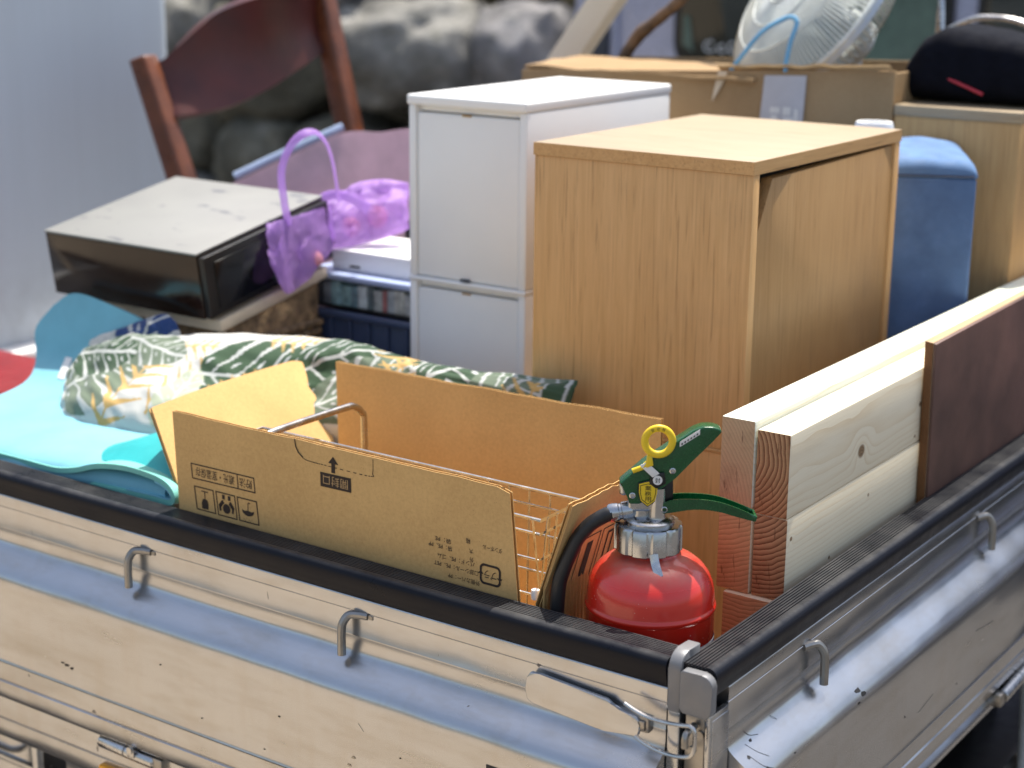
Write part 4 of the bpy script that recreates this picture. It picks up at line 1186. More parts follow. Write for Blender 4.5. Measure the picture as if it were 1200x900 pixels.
lv = [(.00, .06, .55, .17, .060, 'mon', GG), (.10, .02, 1.25, .15, .045, 'fern', OR), (.17, .04, .95, .13, .040, 'fern', OR), (.13, .15, .15, .10, .030, 'fern', OR), (.21, .11, .20, .17, .070, 'mon', DG), (.06, .16, -.2, .12, .04, 'mon', GG),
      (.26, .03, 1.2, .12, .045, 'fern', OR), (.27, .20, -.1, .10, .030, 'fern', OR), (.20, .02, 1.5, .10, .03, 'mon', PG), (.33, .13, .10, .19, .085, 'mon', DG), (.36, .06, .35, .14, .045, 'mon', GG), (.44, .02, 1.2, .12, .045, 'fern', OR), (.48, .10, 1.9, .12, .04, 'fern', OR),
      (.51, .08, .45, .17, .070, 'mon', DG), (.60, .03, .7, .15, .055, 'mon', GG), (.66, .02, 1.2, .12, .04, 'fern', OR), (.70, .03, .5, .20, .07, 'mon', DG), (.62, .14, -.3, .12, .04, 'mon', GG), (-.02, .12, .1, .12, .045, 'mon', DG)]
cushion(T, B, .042, 420, 150, (-.8, .33, .95), 'floor_cushion', 'long leaf-print cushion in green, white and ochre between the carton and drawer tower', 1, 1, lv, .0115, 2)
T2 = [(-1.176, .318, 1.025), (-1.105, .330, 1.055), (-1.045, .338, 1.078), (-1.020, .338, 1.070)]
B2 = [(-1.150, .290, .995), (-1.080, .300, 1.005), (-1.030, .312, 1.010), (-.985, .330, 1.020)]
cushion(T2, B2, .010, 70, 40, (-1.08, .31, 1.0), 'small_cushion', 'small cushion corner with navy leaves peeking above the leaf-print cushion', 1, 1,
        [(-.03, -.02, .25, .16, .04, 'mon', PG), (.055, -.02, .55, .30, .10, 'mon', NV), (.07, -.03, 1.2, .2, .06, 'mon', NV)], .003, 9)

# ================================================================== DARK APPLIANCE on a basket
D2, D1, D3 = Vector((.9985, .0517, -.0164)), Vector((-.0484, .9854, .1633)), Vector((.0246, -.1623, .9864))
F0 = Vector((-1.0, .3595, 1.1632))
AP = Matrix((-D2, D1, -D3)).transposed().to_4x4(); AP.translation = F0   # x: away to the left, y: back, z: down
AW, AD, AH = .292, .284, .103
ap = thing('dark_appliance', F0-D3*AH, 'flat black player box with a dusty cream top, tilted on a wicker basket', 'appliance')
b = new(); box(b, (.001, .001, .0035), (AW-.001, AD-.001, AH-.006), .002, 2, AP); obj('case', b, 'blackmetal', ap)
g = G('dusty_cream_top'); v_ = g.obj(); f_ = g.noise(g.map(v_, (1, 2.2, 1), rot=(0, 0, .5)), 16, 4, .6); f2_ = g.noise(v_, 5, 3)
g.set(col=g.mix(g.ramp(f_, .60, .66, 0, .75), g.mix(g.ramp(f2_, .4, .6), (.255, .255, .24), (.225, .225, .215)), (.11, .115, .13)), rough=.5); MT['dusty'] = g.m
b = new(); box(b, (0, 0, 0), (AW, AD, .0034), .0012, 2, AP); obj('top_cover', b, 'dusty', ap)
b = new(); box(b, (-.010, .003, .006), (.0005, AD-.003, AH-.008), .0015, 2, AP); fr_p = obj('front_frame', b, 'black', ap)
b = new(); box(b, (-.0125, .022, .017), (-.0095, AD-.09, AH-.018), .0008, 2, AP); obj('glass_panel', b, 'glass', fr_p)
b = new()
for k in range(4): box(b, (-.0135, AD-.085+.017*k, .035), (-.0098, AD-.073+.017*k, .043), .001, 2, AP)
obj('button', b, 'blackmetal', fr_p)
for x in (.02, AW-.035):
    for y in (.03, AD-.04):
        b = new(); box(b, (x, y, AH-.0065), (x+.02, y+.02, AH), .002, 2, AP); obj('foot', b, 'black', ap)
bk = thing('wicker_basket', (-1.13, .54, .663), 'brown wicker basket with pale wooden rim under the black player box', 'basket')
BT = AP @ Matrix.Translation((0, 0, AH+.0005))
b = new(); box(b, (-.010, .02, .0), (AW-.02, AD-.02, .018), .003, 2, BT); obj('wooden_rim', b, 'pale_wood', bk)
def bpt(x, y, z):
    p = BT @ Vector((x, y, .020))
    return Vector((p.x, p.y, z if z is not None else p.z))
c4 = [(-.002, .035), (AW-.035, .035), (AW-.035, AD-.035), (-.002, AD-.035)]
b = new(); hexa(b, [bpt(x, y, .664) for x, y in c4][::-1], [bpt(x, y, None) for x, y in c4][::-1], .003); obj('core', b, 'weave', bk)
b = new()
p0_, p1_, q0_ = bpt(-.002, .035, .664), bpt(-.002, AD-.035, .664), bpt(-.002, .035, None)
for k in range(26):
    h = .012+k*.0138
    pts = [lerp(p0_, p1_, i/40)+Vector((0, 0, h))+Vector((.003+.003*math.sin(i*math.pi/2+(k % 2)*math.pi), 0, 0)) for i in range(41)]
    tube(b, pts, .0058, 6)
tag(obj('woven_strand', b, 'weave', bk), kind='stuff')

# ================================================================== NAVY CRATE, MEDIA CASE, BOXES
cx0, cx1, cy0, cy1 = -1.112, -.830, .622, .85
cx1 = -.832
cr_ = thing('storage_crate', (-.97, .73, .663), 'navy blue plastic crate with ribbed front beside the white drawer tower', 'crate')
b = new(); box(b, (cx0+.006, cy0+.008, .664), (cx1-.003, cy0+.012, 1.030), .001); box(b, (cx0+.006, cy1-.008, .664), (cx1-.003, cy1-.003, 1.03), .001)
box(b, (cx0+.005, cy0+.0125, .664), (cx0+.0095, cy1-.0085, 1.03), .001); box(b, (cx1-.008, cy0+.0125, .664), (cx1-.004, cy1-.0085, 1.03), .001); box(b, (cx0+.01, cy0+.013, .664), (cx1-.009, cy1-.009, .670), 0)
obj('crate_wall', b, 'navy', cr_)
b = new(); box(b, (cx0, cy0, 1.030), (cx1-.001, cy0+.013, 1.0405), .003); box(b, (cx0, cy1-.013, 1.030), (cx1-.001, cy1, 1.0405), .003)
box(b, (cx0, cy0+.0132, 1.030), (cx0+.013, cy1-.0132, 1.0405), .003); box(b, (cx1-.014, cy0+.0132, 1.030), (cx1-.001, cy1-.0132, 1.0405), .003); obj('crate_rim', b, 'navy', cr_)
for k in range(8):
    x = cx0+.012+k*.036
    b = new(); box(b, (x, cy0+.001, .67), (x+.005, cy0+.008, 1.0295), .001); obj('crate_rib', b, 'navy', cr_)
b = new(); box(b, (cx0+.012, cy0+.015, 1.0), (cx1-.012, cy1-.015, 1.032), .004); tag(obj('dark_case', b, 'black', None, (-.97, .73, 1.0)), 'flat black case lying inside the navy crate', 'case')
mc = thing('media_case', (-.95, .7, 1.041), 'clear-lidded case of book and disc spines standing on the navy crate', 'media case')
b = new(); box(b, (-1.060, .640, 1.0408), (-.836, .760, 1.0445), .001); box(b, (-.850, .640, 1.0446), (-.836, .760, 1.0830), .001); obj('case_tray', b, 'black', mc)
cols = [(.55, .55, .40), (.42, .43, .42), (.10, .11, .13), (.25, .26, .28), (.30, .45, .46), (.33, .50, .50), (.20, .30, .33), (.62, .66, .64), (.16, .20, .20), (.55, .55, .50), (.50, .20, .18), (.48, .50, .49), (.62, .60, .52), (.58, .57, .52)]
x = -1.0585
for i, c in enumerate(cols):
    wd = [.012, .010, .016, .014, .018, .022, .012, .018, .014, .016, .008, .015, .018, .012][i]
    m_ = plain('spine_print', c, .35, var=.35, scale=55, bump=.03)
    b = new(); box(b, (x, .6445+.0012*(i % 3), 1.0448), (x+wd-.0006, .755, 1.0800-.0016*((i*7) % 4)), .0008)
    obj('disc_spine', b, m_, mc)
    x += wd
b = new(); box(b, (-1.061, .6385, 1.0835), (-.8355, .762, 1.0935), .003, 3); obj('case_lid', b, plain('pale_blue_lid', (.42, .50, .72), .25, var=.05), mc)
wb = thing('white_carton', (-.95, .74, 1.094), 'flat white box with beige end lying on the media case', 'box')
b = new(); box(b, (-1.020, .665, 1.0940), (-.8500, .80, 1.1255), .002); obj('carton_body', b, 'white', wb)
b = new(); box(b, (-.8498, .667, 1.0945), (-.8370, .80, 1.1250), .002); obj('end_flap', b, 'pale_wood', wb)
b = new(); box(b, (-.985, .6643, 1.1000), (-.965, .6652, 1.1035), 0); obj('printed_mark', b, 'hose', wb, smooth=0)
b = new(); box(b, (-1.000, .815, 1.0410), (-.840, .99, 1.150), .004); tag(obj('dark_box', b, 'black', None, (-.92, .9, 1.04)), 'black box behind the white carton, under the lilac bag', 'box')

# ================================================================== LILAC BAG
bag = thing('mesh_bag', (-1.0, .60, 1.09), 'translucent lilac tote bag slumped over the crate with one handle standing up', 'bag')
def blob(cs, nu=40, nv=26, seed=0, wr=.012):
    # slumped pouch: rows of outline points front/back
    b = new()
    top, botm, dep = cs
    tf, bf = spline_grid([top, top]), spline_grid([botm, botm])
    for side in (-1, 1):
        V = []
        for i in range(nu+1):
            u = i/nu
            row = []
            for j in range(nv+1):
                v = j/nv
                p = lerp(bf(u, 0), tf(u, 0), v)
                e = max(0, 1-(2*u-1)**4)**.6*max(0, 1-(2*v-1)**2)**.5
                f = wr*(noise.noise(Vector((u*7, v*3, seed)))+.5*noise.noise(Vector((u*17, v*9, seed+4))))
                row.append(b.verts.new(p+Vector((.25, -.8, .35))*(-side*dep*e*-1 if side > 0 else -dep*e*.6)+Vector((0, -1, .3))*f*(e+.25)))
            V.append(row)
        for i in range(nu):
            for j in range(nv):
                b.faces.new((V[i][j], V[i+1][j], V[i+1][j+1], V[i][j+1]))
    bmesh.ops.remove_doubles(b, verts=b.verts, dist=.0004)
    return b
b = blob(([(-.999, .500, 1.187), (-.991, .520, 1.190), (-.994, .560, 1.192), (-.994, .600, 1.195), (-1.015, .660, 1.192)], [(-.984, .490, 1.140), (-.969, .500, 1.092), (-.978, .540, 1.089), (-.975, .580, 1.112), (-.997, .640, 1.128)], .012), seed=3, wr=.016)
obj('pouch', b, 'lilac', bag, smooth=70)
b = blob(([(-1.047, .660, 1.176), (-1.043, .700, 1.198), (-1.029, .740, 1.216), (-.994, .760, 1.222), (-.955, .770, 1.219)], [(-1.045, .660, 1.118), (-1.010, .665, 1.126), (-.989, .690, 1.130), (-.963, .720, 1.138), (-.930, .740, 1.154)], .022), seed=8, wr=.018)
obj('pouch_fold', b, 'lilac', bag, smooth=70)
b = new(); tube(b, [(-.988, .535, 1.180), (-.996, .535, 1.216), (-1.004, .540, 1.258), (-.995, .550, 1.292), (-.979, .560, 1.310), (-.973, .580, 1.311), (-.971, .600, 1.294), (-.976, .620, 1.262), (-.983, .640, 1.205)], .0075, 8, 6, .3, (0, -1, 0)); obj('handle', b, 'lilac', bag, smooth=70)
b = new(); tube(b, [(-.995, .640, 1.145), (-1.008, .640, 1.176), (-1.019, .640, 1.200), (-1.000, .645, 1.211), (-.975, .655, 1.208), (-.960, .68, 1.19)], .0075, 8, 6, .3, (0, -1, 0)); obj('handle', b, 'lilac', bag, smooth=70)
for i, (p, r_) in enumerate((((-.985, .585, 1.125), .012), ((-1.012, .702, 1.155), .016), ((-.985, .730, 1.168), .016))):
    b = new(); bmesh.ops.create_icosphere(b, subdivisions=3, radius=r_)
    for v in b.verts: v.co = v.co*(1+.3*noise.noise(v.co*40+Vector((i, 0, 0))))+Vector(p)
    obj('bundle', b, 'pink', bag, smooth=70)

# ================================================================== TUB, CHAIR, TOOLBOX
tub = thing('storage_tub', (-1.22, .93, .80), 'pinkish translucent plastic tub behind the lilac bag', 'tub')
def tubf(off):
    return [(-1.455+off, .84+off, 1.155), (-1.300, 1.03-off, 1.245), (-1.10, 1.07-off, 1.262), (-.95-off, 1.02-off, 1.25), (-.98-off, .86+off, 1.155), (-1.25, .80+off, 1.130)]
b = new()
rim_f = [(-1.427, .875, 1.164), (-1.36, .93, 1.205), (-1.284, 1.00, 1.250), (-1.21, 1.015, 1.256), (-1.141, 1.01, 1.267), (-1.03, 1.005, 1.268)]
bot_f = [(-1.36, .90, .90), (-1.31, .93, .90), (-1.25, .98, .90), (-1.19, .99, .90), (-1.13, .99, .90), (-1.03, .985, .90)]
rf_ = spline_grid([bot_f, rim_f]); sheet(b, rf_, 40, 10, .004); obj('front_wall', b, 'tub', tub, smooth=50)
bkr = [(p[0]+.05, p[1]+.25, p[2]+.02) for p in rim_f]; bkb = [(p[0]+.05, p[1]+.22, p[2]) for p in bot_f]
b = new(); sheet(b, spline_grid([bkb, bkr]), 30, 8, .004); sheet(b, spline_grid([[bot_f[0], bkb[0]], [rim_f[0], bkr[0]]]), 8, 8, .004); sheet(b, spline_grid([[bot_f[-1], bkb[-1]], [rim_f[-1], bkr[-1]]]), 8, 8, .004); sheet(b, spline_grid([bot_f, bkb]), 20, 6, .004); obj('tub_wall', b, 'tub', tub, smooth=50)
b = new(); tube(b, [(p[0]-.006, p[1]+.012, p[2]+.010) for p in rim_f[:3]], .007, 10, 5); obj('rim', b, 'tub_rim', tub)
chair = thing('wooden_chair', (-1.55, 1.1, .665), 'glossy dark red wooden chair with arched backrest lying in the load by the cab', 'chair')
PL, PB = Vector((-1.728, .95, 1.358)), Vector((-1.622, .95, 1.09))
QT, QB = Vector((-1.622, 1.300, 1.56)), Vector((-1.528, 1.300, 1.175))
def post(a, c, name='back_post'):
    b = new(); d = (a-c).normalized(); 
    sx, sy = Vector((.046, .004, .014)), Vector((0, .026, 0))
    n_ = 8
    rows = []
    hexa(b, [c+sx*.9-sy, c-sx*.0-sy, c-sx*.0+sy*.6, c+sx*.9+sy*.6], [a+sx*.75-sy*.9, a-sx*.1-sy*.9, a-sx*.1+sy*.5, a+sx*.75+sy*.5], .006, 3)
    return obj(name, b, 'mahog_lit', chair)
post(PL, PB+(PB-PL)*.9); post(QT, QB+(QB-QT)*.5)
b = new()
crest = cat_rom([(-1.722, .95, 1.358), (-1.704, .975, 1.356), (-1.684, 1.0, 1.384), (-1.668, 1.03, 1.414), (-1.653, 1.06, 1.439), (-1.627, 1.09, 1.458), (-1.605, 1.13, 1.472), (-1.592, 1.2, 1.482), (-1.596, 1.29, 1.484)], 6)
lower = cat_rom([(-1.676, .955, 1.250), (-1.654, .975, 1.255), (-1.622, 1.06, 1.268), (-1.598, 1.14, 1.297), (-1.585, 1.21, 1.331), (-1.580, 1.29, 1.364)], 6)
def along(P, u):
    x = u*(len(P)-1); k = min(int(x), len(P)-2)
    return lerp(P[k], P[k+1], x-k)
def splat(u, v):
    return lerp(along(lower, u), along(crest, u), v)+Vector((.010-.012*math.sin(v*math.pi), 0, 0))
sheet(b, splat, 48, 12, .022); obj('backrest', b, 'mahog', chair, smooth=50)
b = new(); hexa(b, [(-1.58, .93, 1.005), (-1.16, .90, .975), (-1.12, 1.30, .985), (-1.52, 1.33, 1.015)], [(-1.58, .93, 1.035), (-1.16, .90, 1.005), (-1.12, 1.30, 1.015), (-1.52, 1.33, 1.045)], .01, 3); obj('seat', b, 'mahog', chair)
for (x, y) in ((-1.54, .97), (-1.20, .94), (-1.17, 1.26), (-1.49, 1.29)):
    b = new(); box(b, (x-.018, y-.018, .665), (x+.018, y+.018, 1.0), .004); obj('leg', b, 'mahog_lit', chair)
tb = thing('tool_box', (-1.62, .52, .663), 'red metal toolbox by the cab wall at the edge of the load', 'toolbox')
b = new(); box(b, (-1.86, .43, .664), (-1.46, .62, .825), .006); obj('tool_box_body', b, 'red_box', tb)
b = new(); box(b, (-1.865, .425, .826), (-1.455, .625, .868), .012, 3); obj('lid', b, 'red_box', tb)

# ================================================================== FAR CARTON, FAN, BAG, LUMBER POST
fb = thing('long_carton', (-.63, 1.24, .663), 'old long brown carton with taped white label, fan standing in it', 'box')
b = new(); hexa(b, [(-.955, 1.082, .664), (-.318, 1.100, .664), (-.318, 1.106, .664), (-.955, 1.088, .664)], [(-.955, 1.072, 1.372), (-.316, 1.100, 1.402), (-.316, 1.106, 1.402), (-.955, 1.078, 1.372)], .001); ffp = obj('front_panel', b, 'card_old', fb)
b = new(); hexa(b, [(-.955, 1.370, .664), (-.318, 1.370, .664), (-.318, 1.376, .664), (-.955, 1.376, .664)], [(-.955, 1.370, 1.378), (-.316, 1.370, 1.400), (-.316, 1.376, 1.400), (-.955, 1.376, 1.378)], .001); obj('back_panel', b, 'card_old', fb)
b = new(); box(b, (-.955, 1.089, .664), (-.949, 1.369, 1.374), .001); obj('side_panel', b, 'card_old', fb)
b = new(); box(b, (-.323, 1.107, .664), (-.317, 1.369, 1.398), .001); obj('side_panel', b, 'card_old', fb)
b = new(); sheet(b, lambda u, v: Vector((-.953+.42*u, 1.078+.17*v, 1.377+.007*v+.004*noise.noise(Vector((u*6, v*3, 0))))), 20, 6, .005); obj('top_flap', b, 'card_old', fb)
b = new(); sheet(b, lambda u, v: Vector((-.600+.28*u, 1.100-.012*v, 1.3895+.014*u+.006*v+.004*noise.noise(Vector((u*9, 4, 0))))), 24, 2, .004); obj('torn_edge', b, 'kraft', fb)
def fpt(x, z): return Vector((x, 1.0985-.0022-.028*(-.318-x)/.637*((z-.664)/.72), z))
b = new(); fill(b, [fpt(-.526, 1.300), fpt(-.455, 1.302), fpt(-.451, 1.3885), fpt(-.519, 1.3855)]); lbm = obj('address_label', b, plain('grey_label', (.52, .52, .55), .5, var=.06, bump=0), ffp, smooth=0)
b = new()
dy = Vector((0, -.0005, 0))
for (x0_, x1_, z0_, z1_) in ((-.508, -.492, 1.330, 1.339), (-.506, -.496, 1.315, 1.327), (-.487, -.474, 1.328, 1.340), (-.486, -.470, 1.314, 1.325), (-.469, -.462, 1.318, 1.338)):
    fill(b, [fpt(x0_, z0_)+dy, fpt(x1_, z0_)+dy, fpt(x1_, z1_)+dy, fpt(x0_, z1_)+dy])
obj('label_print', b, 'label_white', lbm, smooth=0)
b = new(); fill(b, [fpt(-.596, 1.388)+dy, fpt(-.580, 1.388)+dy, fpt(-.590, 1.366)+dy, fpt(-.606, 1.340)+dy, fpt(-.602, 1.362)+dy]); obj('torn_paper', b, 'pale_wood', ffp, smooth=0)
# fan
fan = thing('electric_fan', (-.52, 1.25, .67), 'pale round fan head with wire grille and blue cord, tilted in the long carton', 'fan')
FC = Vector((-.528, 1.26, 1.482))
th = rad(56); kk = .42; k2 = math.sqrt(1-kk*kk)
fa = (R_*math.cos(th)+U_*math.sin(th)).normalized()
perp = (-R_*math.sin(th)+U_*math.cos(th))
fb_ = (perp*kk+fwd*k2).normalized(); fnm = (perp*k2-fwd*kk).normalized()
RR = .165
def fp_(r, a, d): return FC+(fa*math.cos(a)+fb_*math.sin(a))*r+fnm*d
def circ(r, d, n=56): return [fp_(r, 2*math.pi*k/n, d) for k in range(n)]
b = new()
for k in range(132):
    a = 2*math.pi*k/132
    tube(b, [fp_(.032, a, .058), fp_(.07, a, .054), fp_(.12, a, .040), fp_(.150, a, .020), fp_(RR, a, 0)], .0015, 4)
for r, d, t in ((.035, .058, .0025), (.075, .0535, .0015), (.115, .042, .0015), (RR, 0, .0045)): tube(b, circ(r, d), t, 6, closed=True)
lathe(b, [(.001, .064), (.030, .061), (.036, .056), (.036, .052)], FC, 30, fnm, caps=False)
obj('front_grille', b, 'fanw', fan, smooth=60)
b = new()
for k in range(80):
    a = 2*math.pi*k/80
    tube(b, [fp_(RR, a, -.004), fp_(.155, a, -.035), fp_(.12, a, -.058), fp_(.05, a, -.066)], .0018, 4)
for r, d, t in ((.05, -.066, .002), (RR, -.006, .0030)): tube(b, circ(r, d), t, 6, closed=True)
obj('rear_grille', b, 'fanw', fan, smooth=60)
b = new(); lathe(b, [(RR-.002, -.012), (RR+.004, -.011), (RR+.004, .001), (RR-.002, .002)], FC, 56, fnm, caps=False); obj('guard_ring', b, plain('pale_blue_ring', (.50, .60, .72), .4, bump=0), fan, smooth=60)
for k in range(5):
    b = new()
    sheet(b, lambda u, v: fp_(.03+.115*u, 2*math.pi*k/5+(.95*v-.2)*(1-.15*u), .012-.030*v), 10, 10, .002); obj('blade', b, 'fanb', fan, smooth=60)
b = new(); lathe(b, [(.001, .02), (.028, .02), (.032, .012), (.032, -.062), (.042, -.066), (.042, -.105), (.03, -.115), (.001, -.116)], FC, 28, fnm); obj('motor_housing', b, 'fanw', fan)
b = new(); tube(b, [FC-fnm*.10, FC-fnm*.10+Vector((0, 0, -.12)), Vector((FC.x, 1.26, .70))], .014, 12); obj('stand_pole', b, 'fanw', fan)
b = new(); lathe(b, [(.10, 0), (.11, .006), (.09, .02), (.02, .03)], (FC.x, 1.24, .669), 28); obj('stand_base', b, 'fanw', fan)
b = new(); tube(b, [(-.600, 1.094, 1.350), (-.588, 1.094, 1.377), (-.562, 1.094, 1.412), (-.533, 1.098, 1.448), (-.505, 1.105, 1.467), (-.490, 1.11, 1.472), (-.481, 1.11, 1.463), (-.485, 1.10, 1.435), (-.488, 1.094, 1.395), (-.490, 1.12, 1.375), (-.495, 1.15, 1.33)], .0036, 8, 6)
tag(obj('blue_cord', b, 'cord', None, (-.57, 1.09, 1.35)), 'sky blue cord looped over the edge of the long carton', 'cord')
# branch
b = new(); tube(b, [(-1.06, 1.33, 1.12), (-.98, 1.32, 1.25), (-.907, 1.30, 1.366), (-.870, 1.30, 1.420), (-.840, 1.30, 1.443), (-.785, 1.30, 1.487), (-.72, 1.31, 1.57), (-.66, 1.31, 1.66)], [.0075, .0085, .0095, .0120, .0105, .0095, .009, .0085], 10, 5)
for v in b.verts: v.co += Vector((noise.noise(v.co*60), noise.noise(v.co*60+Vector((9, 0, 0))), 0))*.0035
tag(obj('branch', b, 'bamboo', None, (-1.06, 1.33, 1.12), smooth=60), 'thin brown knobbly branch slanting up behind the white drawer tower', 'branch')
# leaning square lumber
lp_dir = Vector((.103, .02, .151)).normalized()
lp0 = Vector((-1.560, 1.345, .690))
s1 = lp_dir.cross(Vector((0, 1, 0))).normalized(); s2 = lp_dir.cross(s1).normalized()
ph = rad(5)
c1, c2 = (s1*math.cos(ph+.785)+s2*math.sin(ph+.785))*.031, (s1*math.cos(ph-.785)+s2*math.sin(ph-.785))*.031
MT['sp6'] = spruce('spruce_rafter', (.2, .1), .008, (1.1, 1.1, 1.1), .75, [], 3.3, ends=False)
b = new(); q0 = [lp0+c1*1.15, lp0+c2*1.15, lp0-c1*1.15, lp0-c2*1.15]
hexa(b, q0, [p+lp_dir*1.35 for p in q0], .002)
tag(obj('lumber_post', b, 'sp6', None, lp0), 'pale square lumber leaning diagonally behind the white drawer tower', 'lumber')
# black bag on the far cabinet
hb = thing('travel_bag', (-.22, 1.22, 1.355), 'black nylon bag with thin red piping lying on the far oak cabinet', 'bag')
b = new()
def bagf(u, v):
    a = v*2*math.pi
    x = -.345+.255*u
    hgt = np.interp(u, [0, .07, .17, .28, .70, .93, 1], [.015, .060, .095, .110, .096, .075, .012])
    wd = np.interp(u, [0, .08, .2, .92, 1], [.040, .075, .09, .085, .03])
    c, s = math.cos(a), math.sin(a)
    sup = lambda t: math.copysign(abs(t)**.55, t)
    return Vector((x, 1.235+wd*sup(c), 1.356+hgt*(.5+.5*sup(s))+.004*noise.noise(Vector((u*7, v*9, 1)))))
sheet(b, bagf, 40, 40)
b.faces.new([v for v in b.verts][:40]) if False else None
obj('bag_body', b, 'bag', hb, smooth=60)
b = new(); tube(b, [(-.318, 1.172, 1.408), (-.296, 1.158, 1.404), (-.262, 1.150, 1.394), (-.222, 1.147, 1.380), (-.20, 1.146, 1.372)], .0026, 8, 4); obj('piping', b, 'redpipe', hb)
b = new()
lc_ = [(-.345+.36*u, 1.235, 0) for u in (0, 1)]
b.free()
cf = thing('folding_cart', (-.27, 1.47, 0), 'pale silver tube handle of a folded cart behind the black bag', 'cart')
b = new(); tube(b, [(-.40, 1.47, .02), (-.40, 1.47, 1.38), (-.385, 1.46, 1.435), (-.345, 1.45, 1.458), (-.31, 1.45, 1.466), (-.25, 1.45, 1.459), (-.16, 1.45, 1.42), (-.14, 1.46, 1.36), (-.14, 1.47, .02)], .0048, 10, 5); obj('tube_frame', b, 'steel', cf)
b = new(); tube(b, [(-.385, 1.46, 1.30), (-.30, 1.44, 1.425), (-.262, 1.44, 1.432), (-.22, 1.44, 1.42), (-.16, 1.45, 1.33)], .006, 10, 5); obj('cross_tube', b, 'grey', cf)

# ================================================================== VAN BEHIND
van = thing('parked_van', (-.2, 4.2, 0), 'lavender grey van parked behind the truck with dark rubber-framed windows', 'van')
vy = 3.40
b = new()
vp = [(-2.37, .28), (-2.40, .9), (-2.35, 1.50), (-2.26, 1.88), (-2.05, 2.0), (1.5, 2.0), (2.0, 1.30), (2.3, 1.05), (2.32, .28)]
prism(b, [(x, vy+.012, z) for x, z in vp], (0, 1.5, 0), .03, 3); vb = obj('van_body', b, 'van', van)
b = new(); box(b, (-2.32, vy-.004, .36), (-2.231, vy+.016, 1.88), .006); obj('door_gap_trim', b, 'van_dark', van)
b = new(); box(b, (-2.216, vy-.001, .36), (-2.197, vy+.015, 1.88), .003); obj('door_edge', b, 'van', van)
def vwin(x0, x1, z0, z1, m, r=.05):
    def rr_(o_, y):
        pts = []
        for cx_, cz_, a0_ in ((x1-r, z1-r, 0), (x0+r, z1-r, 90), (x0+r, z0+r, 180), (x1-r, z0+r, 270)):
            for k in range(7):
                a = rad(a0_+15*k); pts.append((cx_+(r+o_)*math.cos(a), y, cz_+(r+o_)*math.sin(a)))
        return pts
    b = new(); prism(b, rr_(.022, vy-.006), (0, .017, 0), .004); wf = obj('window_seal', b, 'seal', van)
    b = new(); prism(b, rr_(0, vy-.010), (0, .006, 0), .001); return obj('pane', b, m, wf)
pn1 = vwin(-1.968, -1.663, 1.21, 1.8, 'vglass'); vwin(-1.548, -1.129, 1.21, 1.8, 'vglass')
vwin(-1.014, -0.118, 1.21, 1.8, 'vglass'); vwin(-0.003, 1.2, 1.21, 1.8, 'vglass')
b = new(); hexa(b, [(-1.409, vy-.0105, 1.2149999999999999), (-1.144, vy-.0105, 1.2149999999999999), (-1.144, vy-.013, 1.2149999999999999), (-1.409, vy-.013, 1.2149999999999999)][::-1], [(-1.37, vy-.0105, 1.78), (-1.144, vy-.0105, 1.78), (-1.144, vy-.013, 1.78), (-1.37, vy-.013, 1.78)][::-1], 0); obj('green_reflection', b, 'vgreen_tone', van)  # flat green sheet painting a reflection of trees on the glass
b = new()
for k, (dx, w_, h_) in enumerate(((0, .030, .024), (.036, .022, .016), (.064, .020, .022), (.09, .026, .016))):
    tube(b, [(-1.879+1.27*(dx+w_*.5+w_*.5*math.cos(a)), vy-.0115, 1.243+1.27*(h_*.5+h_*.5*math.sin(a))) for a in [rad(60+30*j) for j in range(10)]], .0034, 6)
obj('white_script', b, 'label_white', pn1)
b = new(); hexa(b, [(-1.955, vy-.0125, 1.258), (-1.917, vy-.0125, 1.239), (-1.917, vy-.0105, 1.239), (-1.955, vy-.0105, 1.258)], [(-1.955, vy-.0125, 1.347), (-1.934, vy-.0125, 1.347), (-1.934, vy-.0105, 1.347), (-1.955, vy-.0105, 1.347)], 0); obj('window_patch', b, 'vgreen_tone', pn1)  # pale green patch at the left edge of the pane
for x in (-1.5, 1.45):
    b = new(); lathe(b, [(.17, -.09), (.28, -.085), (.31, -.05), (.31, .05), (.28, .085), (.17, .09)], (x, vy+.10, .31), 36, (0, 1, 0), caps=False); t_ = obj('wheel', b, 'tyre', van)
    b = new(); lathe(b, [(.02, -.05), (.12, -.06), (.175, -.08), (.175, .06), (.02, .05)], (x, vy+.10, .31), 28, (0, 1, 0)); obj('rim', b, 'steel', t_)

# ================================================================== BOULDERS AND BANK
def boulder(c, s, m, label, seed):
    b = new(); bmesh.ops.create_icosphere(b, subdivisions=4, radius=1)
    o_ = Vector((seed*3.7, seed*1.3, seed*2.1))
    for v in b.verts:
        d = v.co.normalized()
        k = 1-.10*abs(noise.noise(d*1.7+o_*2))*2+.22*noise.noise(d*1.1+o_)+.15*noise.noise(d*2.6+o_)+.07*noise.noise(d*6+o_)+.025*noise.noise(d*15+o_)
        p = d*k
        p = Vector([math.copysign(abs(t)**.82, t) for t in p])
        v.co = Vector((p.x*s[0], p.y*s[1], p.z*s[2]))+Vector(c)
    return tag(obj('boulder', b, m, None, c, smooth=70), label, 'boulder', 'boulders of the rock bank')
MT['rk1'], MT['rk2'], MT['rk3'] = rock_mat('grey_rock', .68, (1.05, 1.02, .93)), rock_mat('mossy_rock', .42, (1.07, 1.02, .80)), rock_mat('lilac_rock', .76, (1.03, 1, 1.0))
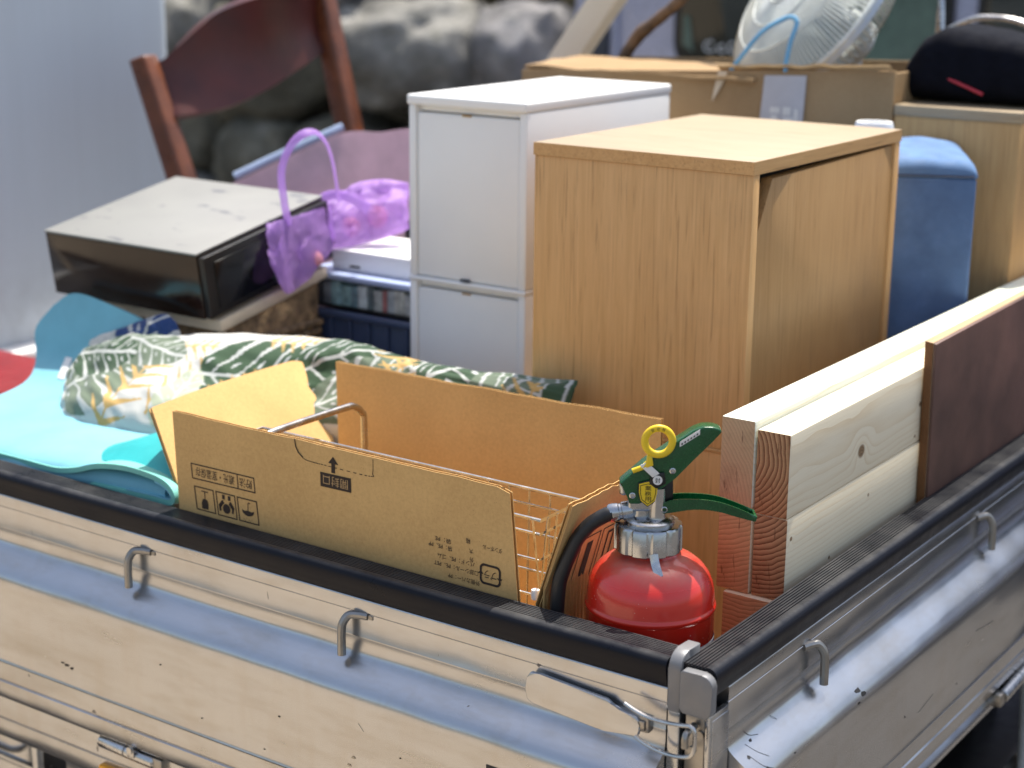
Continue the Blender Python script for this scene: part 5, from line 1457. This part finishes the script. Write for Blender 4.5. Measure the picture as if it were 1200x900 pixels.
BD = [((-3.93, 4.62, 1.085), (.40, .36, .245), 'rk1', 'large pale grey boulder right of the chair, top lit by sun'),
      ((-4.72, 4.60, 1.02), (.36, .34, .30), 'rk2', 'grey boulder half hidden by the chair backrest'),
      ((-4.68, 4.55, .58), (.27, .30, .22), 'rk2', 'mossy boulder seen under the chair backrest'),
      ((-5.10, 4.60, .72), (.22, .30, .24), 'rk2', 'small mossy boulder beside the left chair post'),
      ((-4.22, 4.55, .62), (.25, .30, .20), 'rk2', 'dark boulder below the large pale one'),
      ((-3.42, 4.70, 1.06), (.22, .30, .25), 'rk3', 'lilac grey boulder beside the leaning lumber'),
      ((-3.70, 4.55, .60), (.27, .30, .22), 'rk1', 'boulder behind the white drawer tower'),
      ((-2.95, 4.65, .80), (.30, .32, .30), 'rk1', 'boulder behind the long carton'),
      ((-5.45, 4.70, 1.10), (.30, .34, .26), 'rk1', 'boulder at the left end of the bank beside the cab'),
      ((-4.35, 4.75, 1.42), (.28, .30, .20), 'rk3', 'upper boulder above the chair backrest'),
      ((-3.60, 4.55, .24), (.34, .32, .24), 'rk2', 'bottom boulder behind the drawer tower'),
      ((-4.30, 4.50, .22), (.34, .32, .24), 'rk2', 'bottom boulder under the dark one'),
      ((-5.0, 4.52, .24), (.34, .32, .26), 'rk1', 'bottom boulder at the left of the bank')]
for i, (c, s, m, l) in enumerate(BD): boulder(c, s, m, l, i+1)
b = new(); sheet(b, lambda u, v: Vector((-9+9*u, 4.75+.9*v, -.02+2.3*v*(1+.12*noise.noise(Vector((u*12, v*4, 0)))))), 60, 14)
tag(obj('bank', b, 'soil', smooth=60), kind='structure')
def shrub(c, r, m, label, n_, seed, group):
    rg = random.Random(seed)
    root = thing('shrub', c, label, 'shrub', group)
    b = new()
    for i in range(n_):
        d = Vector((rg.gauss(0, 1), rg.gauss(0, 1), abs(rg.gauss(0, .8)))).normalized()*r*rg.uniform(.35, 1)
        p = Vector(c)+Vector((d.x, d.y*.7, d.z*.9))
        a = Vector((rg.gauss(0, 1), rg.gauss(0, 1), rg.gauss(0, 1))).normalized(); t_ = a.orthogonal().normalized()
        l_ = rg.uniform(.03, .07)
        fill(b, [p, p+a*l_*.5+t_*l_*.28, p+a*l_, p+a*l_*.5-t_*l_*.28])
    tag(obj('foliage', b, m, root, smooth=0), kind='stuff')
    b = new()
    for k in range(7):
        e = Vector(c)+Vector((rg.uniform(-.6, .6)*r, rg.uniform(-.4, .4)*r, r*rg.uniform(.5, .9)))
        tube(b, [Vector(c)-Vector((0, 0, .1)), lerp(c, e, .5)+Vector((.02, 0, .03)), e], [.012, .008, .004], 6, 3)
    obj('stem', b, 'bamboo', root)
shrub((-3.55, 4.85, 1.30), .30, 'leafm', 'dry brownish shrub above the large pale boulder', 1100, 4, None)
shrub((-5.25, 4.95, 1.35), .45, 'leafg', 'dark green shrub at the corner of the cab', 1500, 5, None)
shrub((-2.6, 4.9, 1.2), .35, 'leafm', 'dry shrub behind the leaning lumber', 900, 6, None)
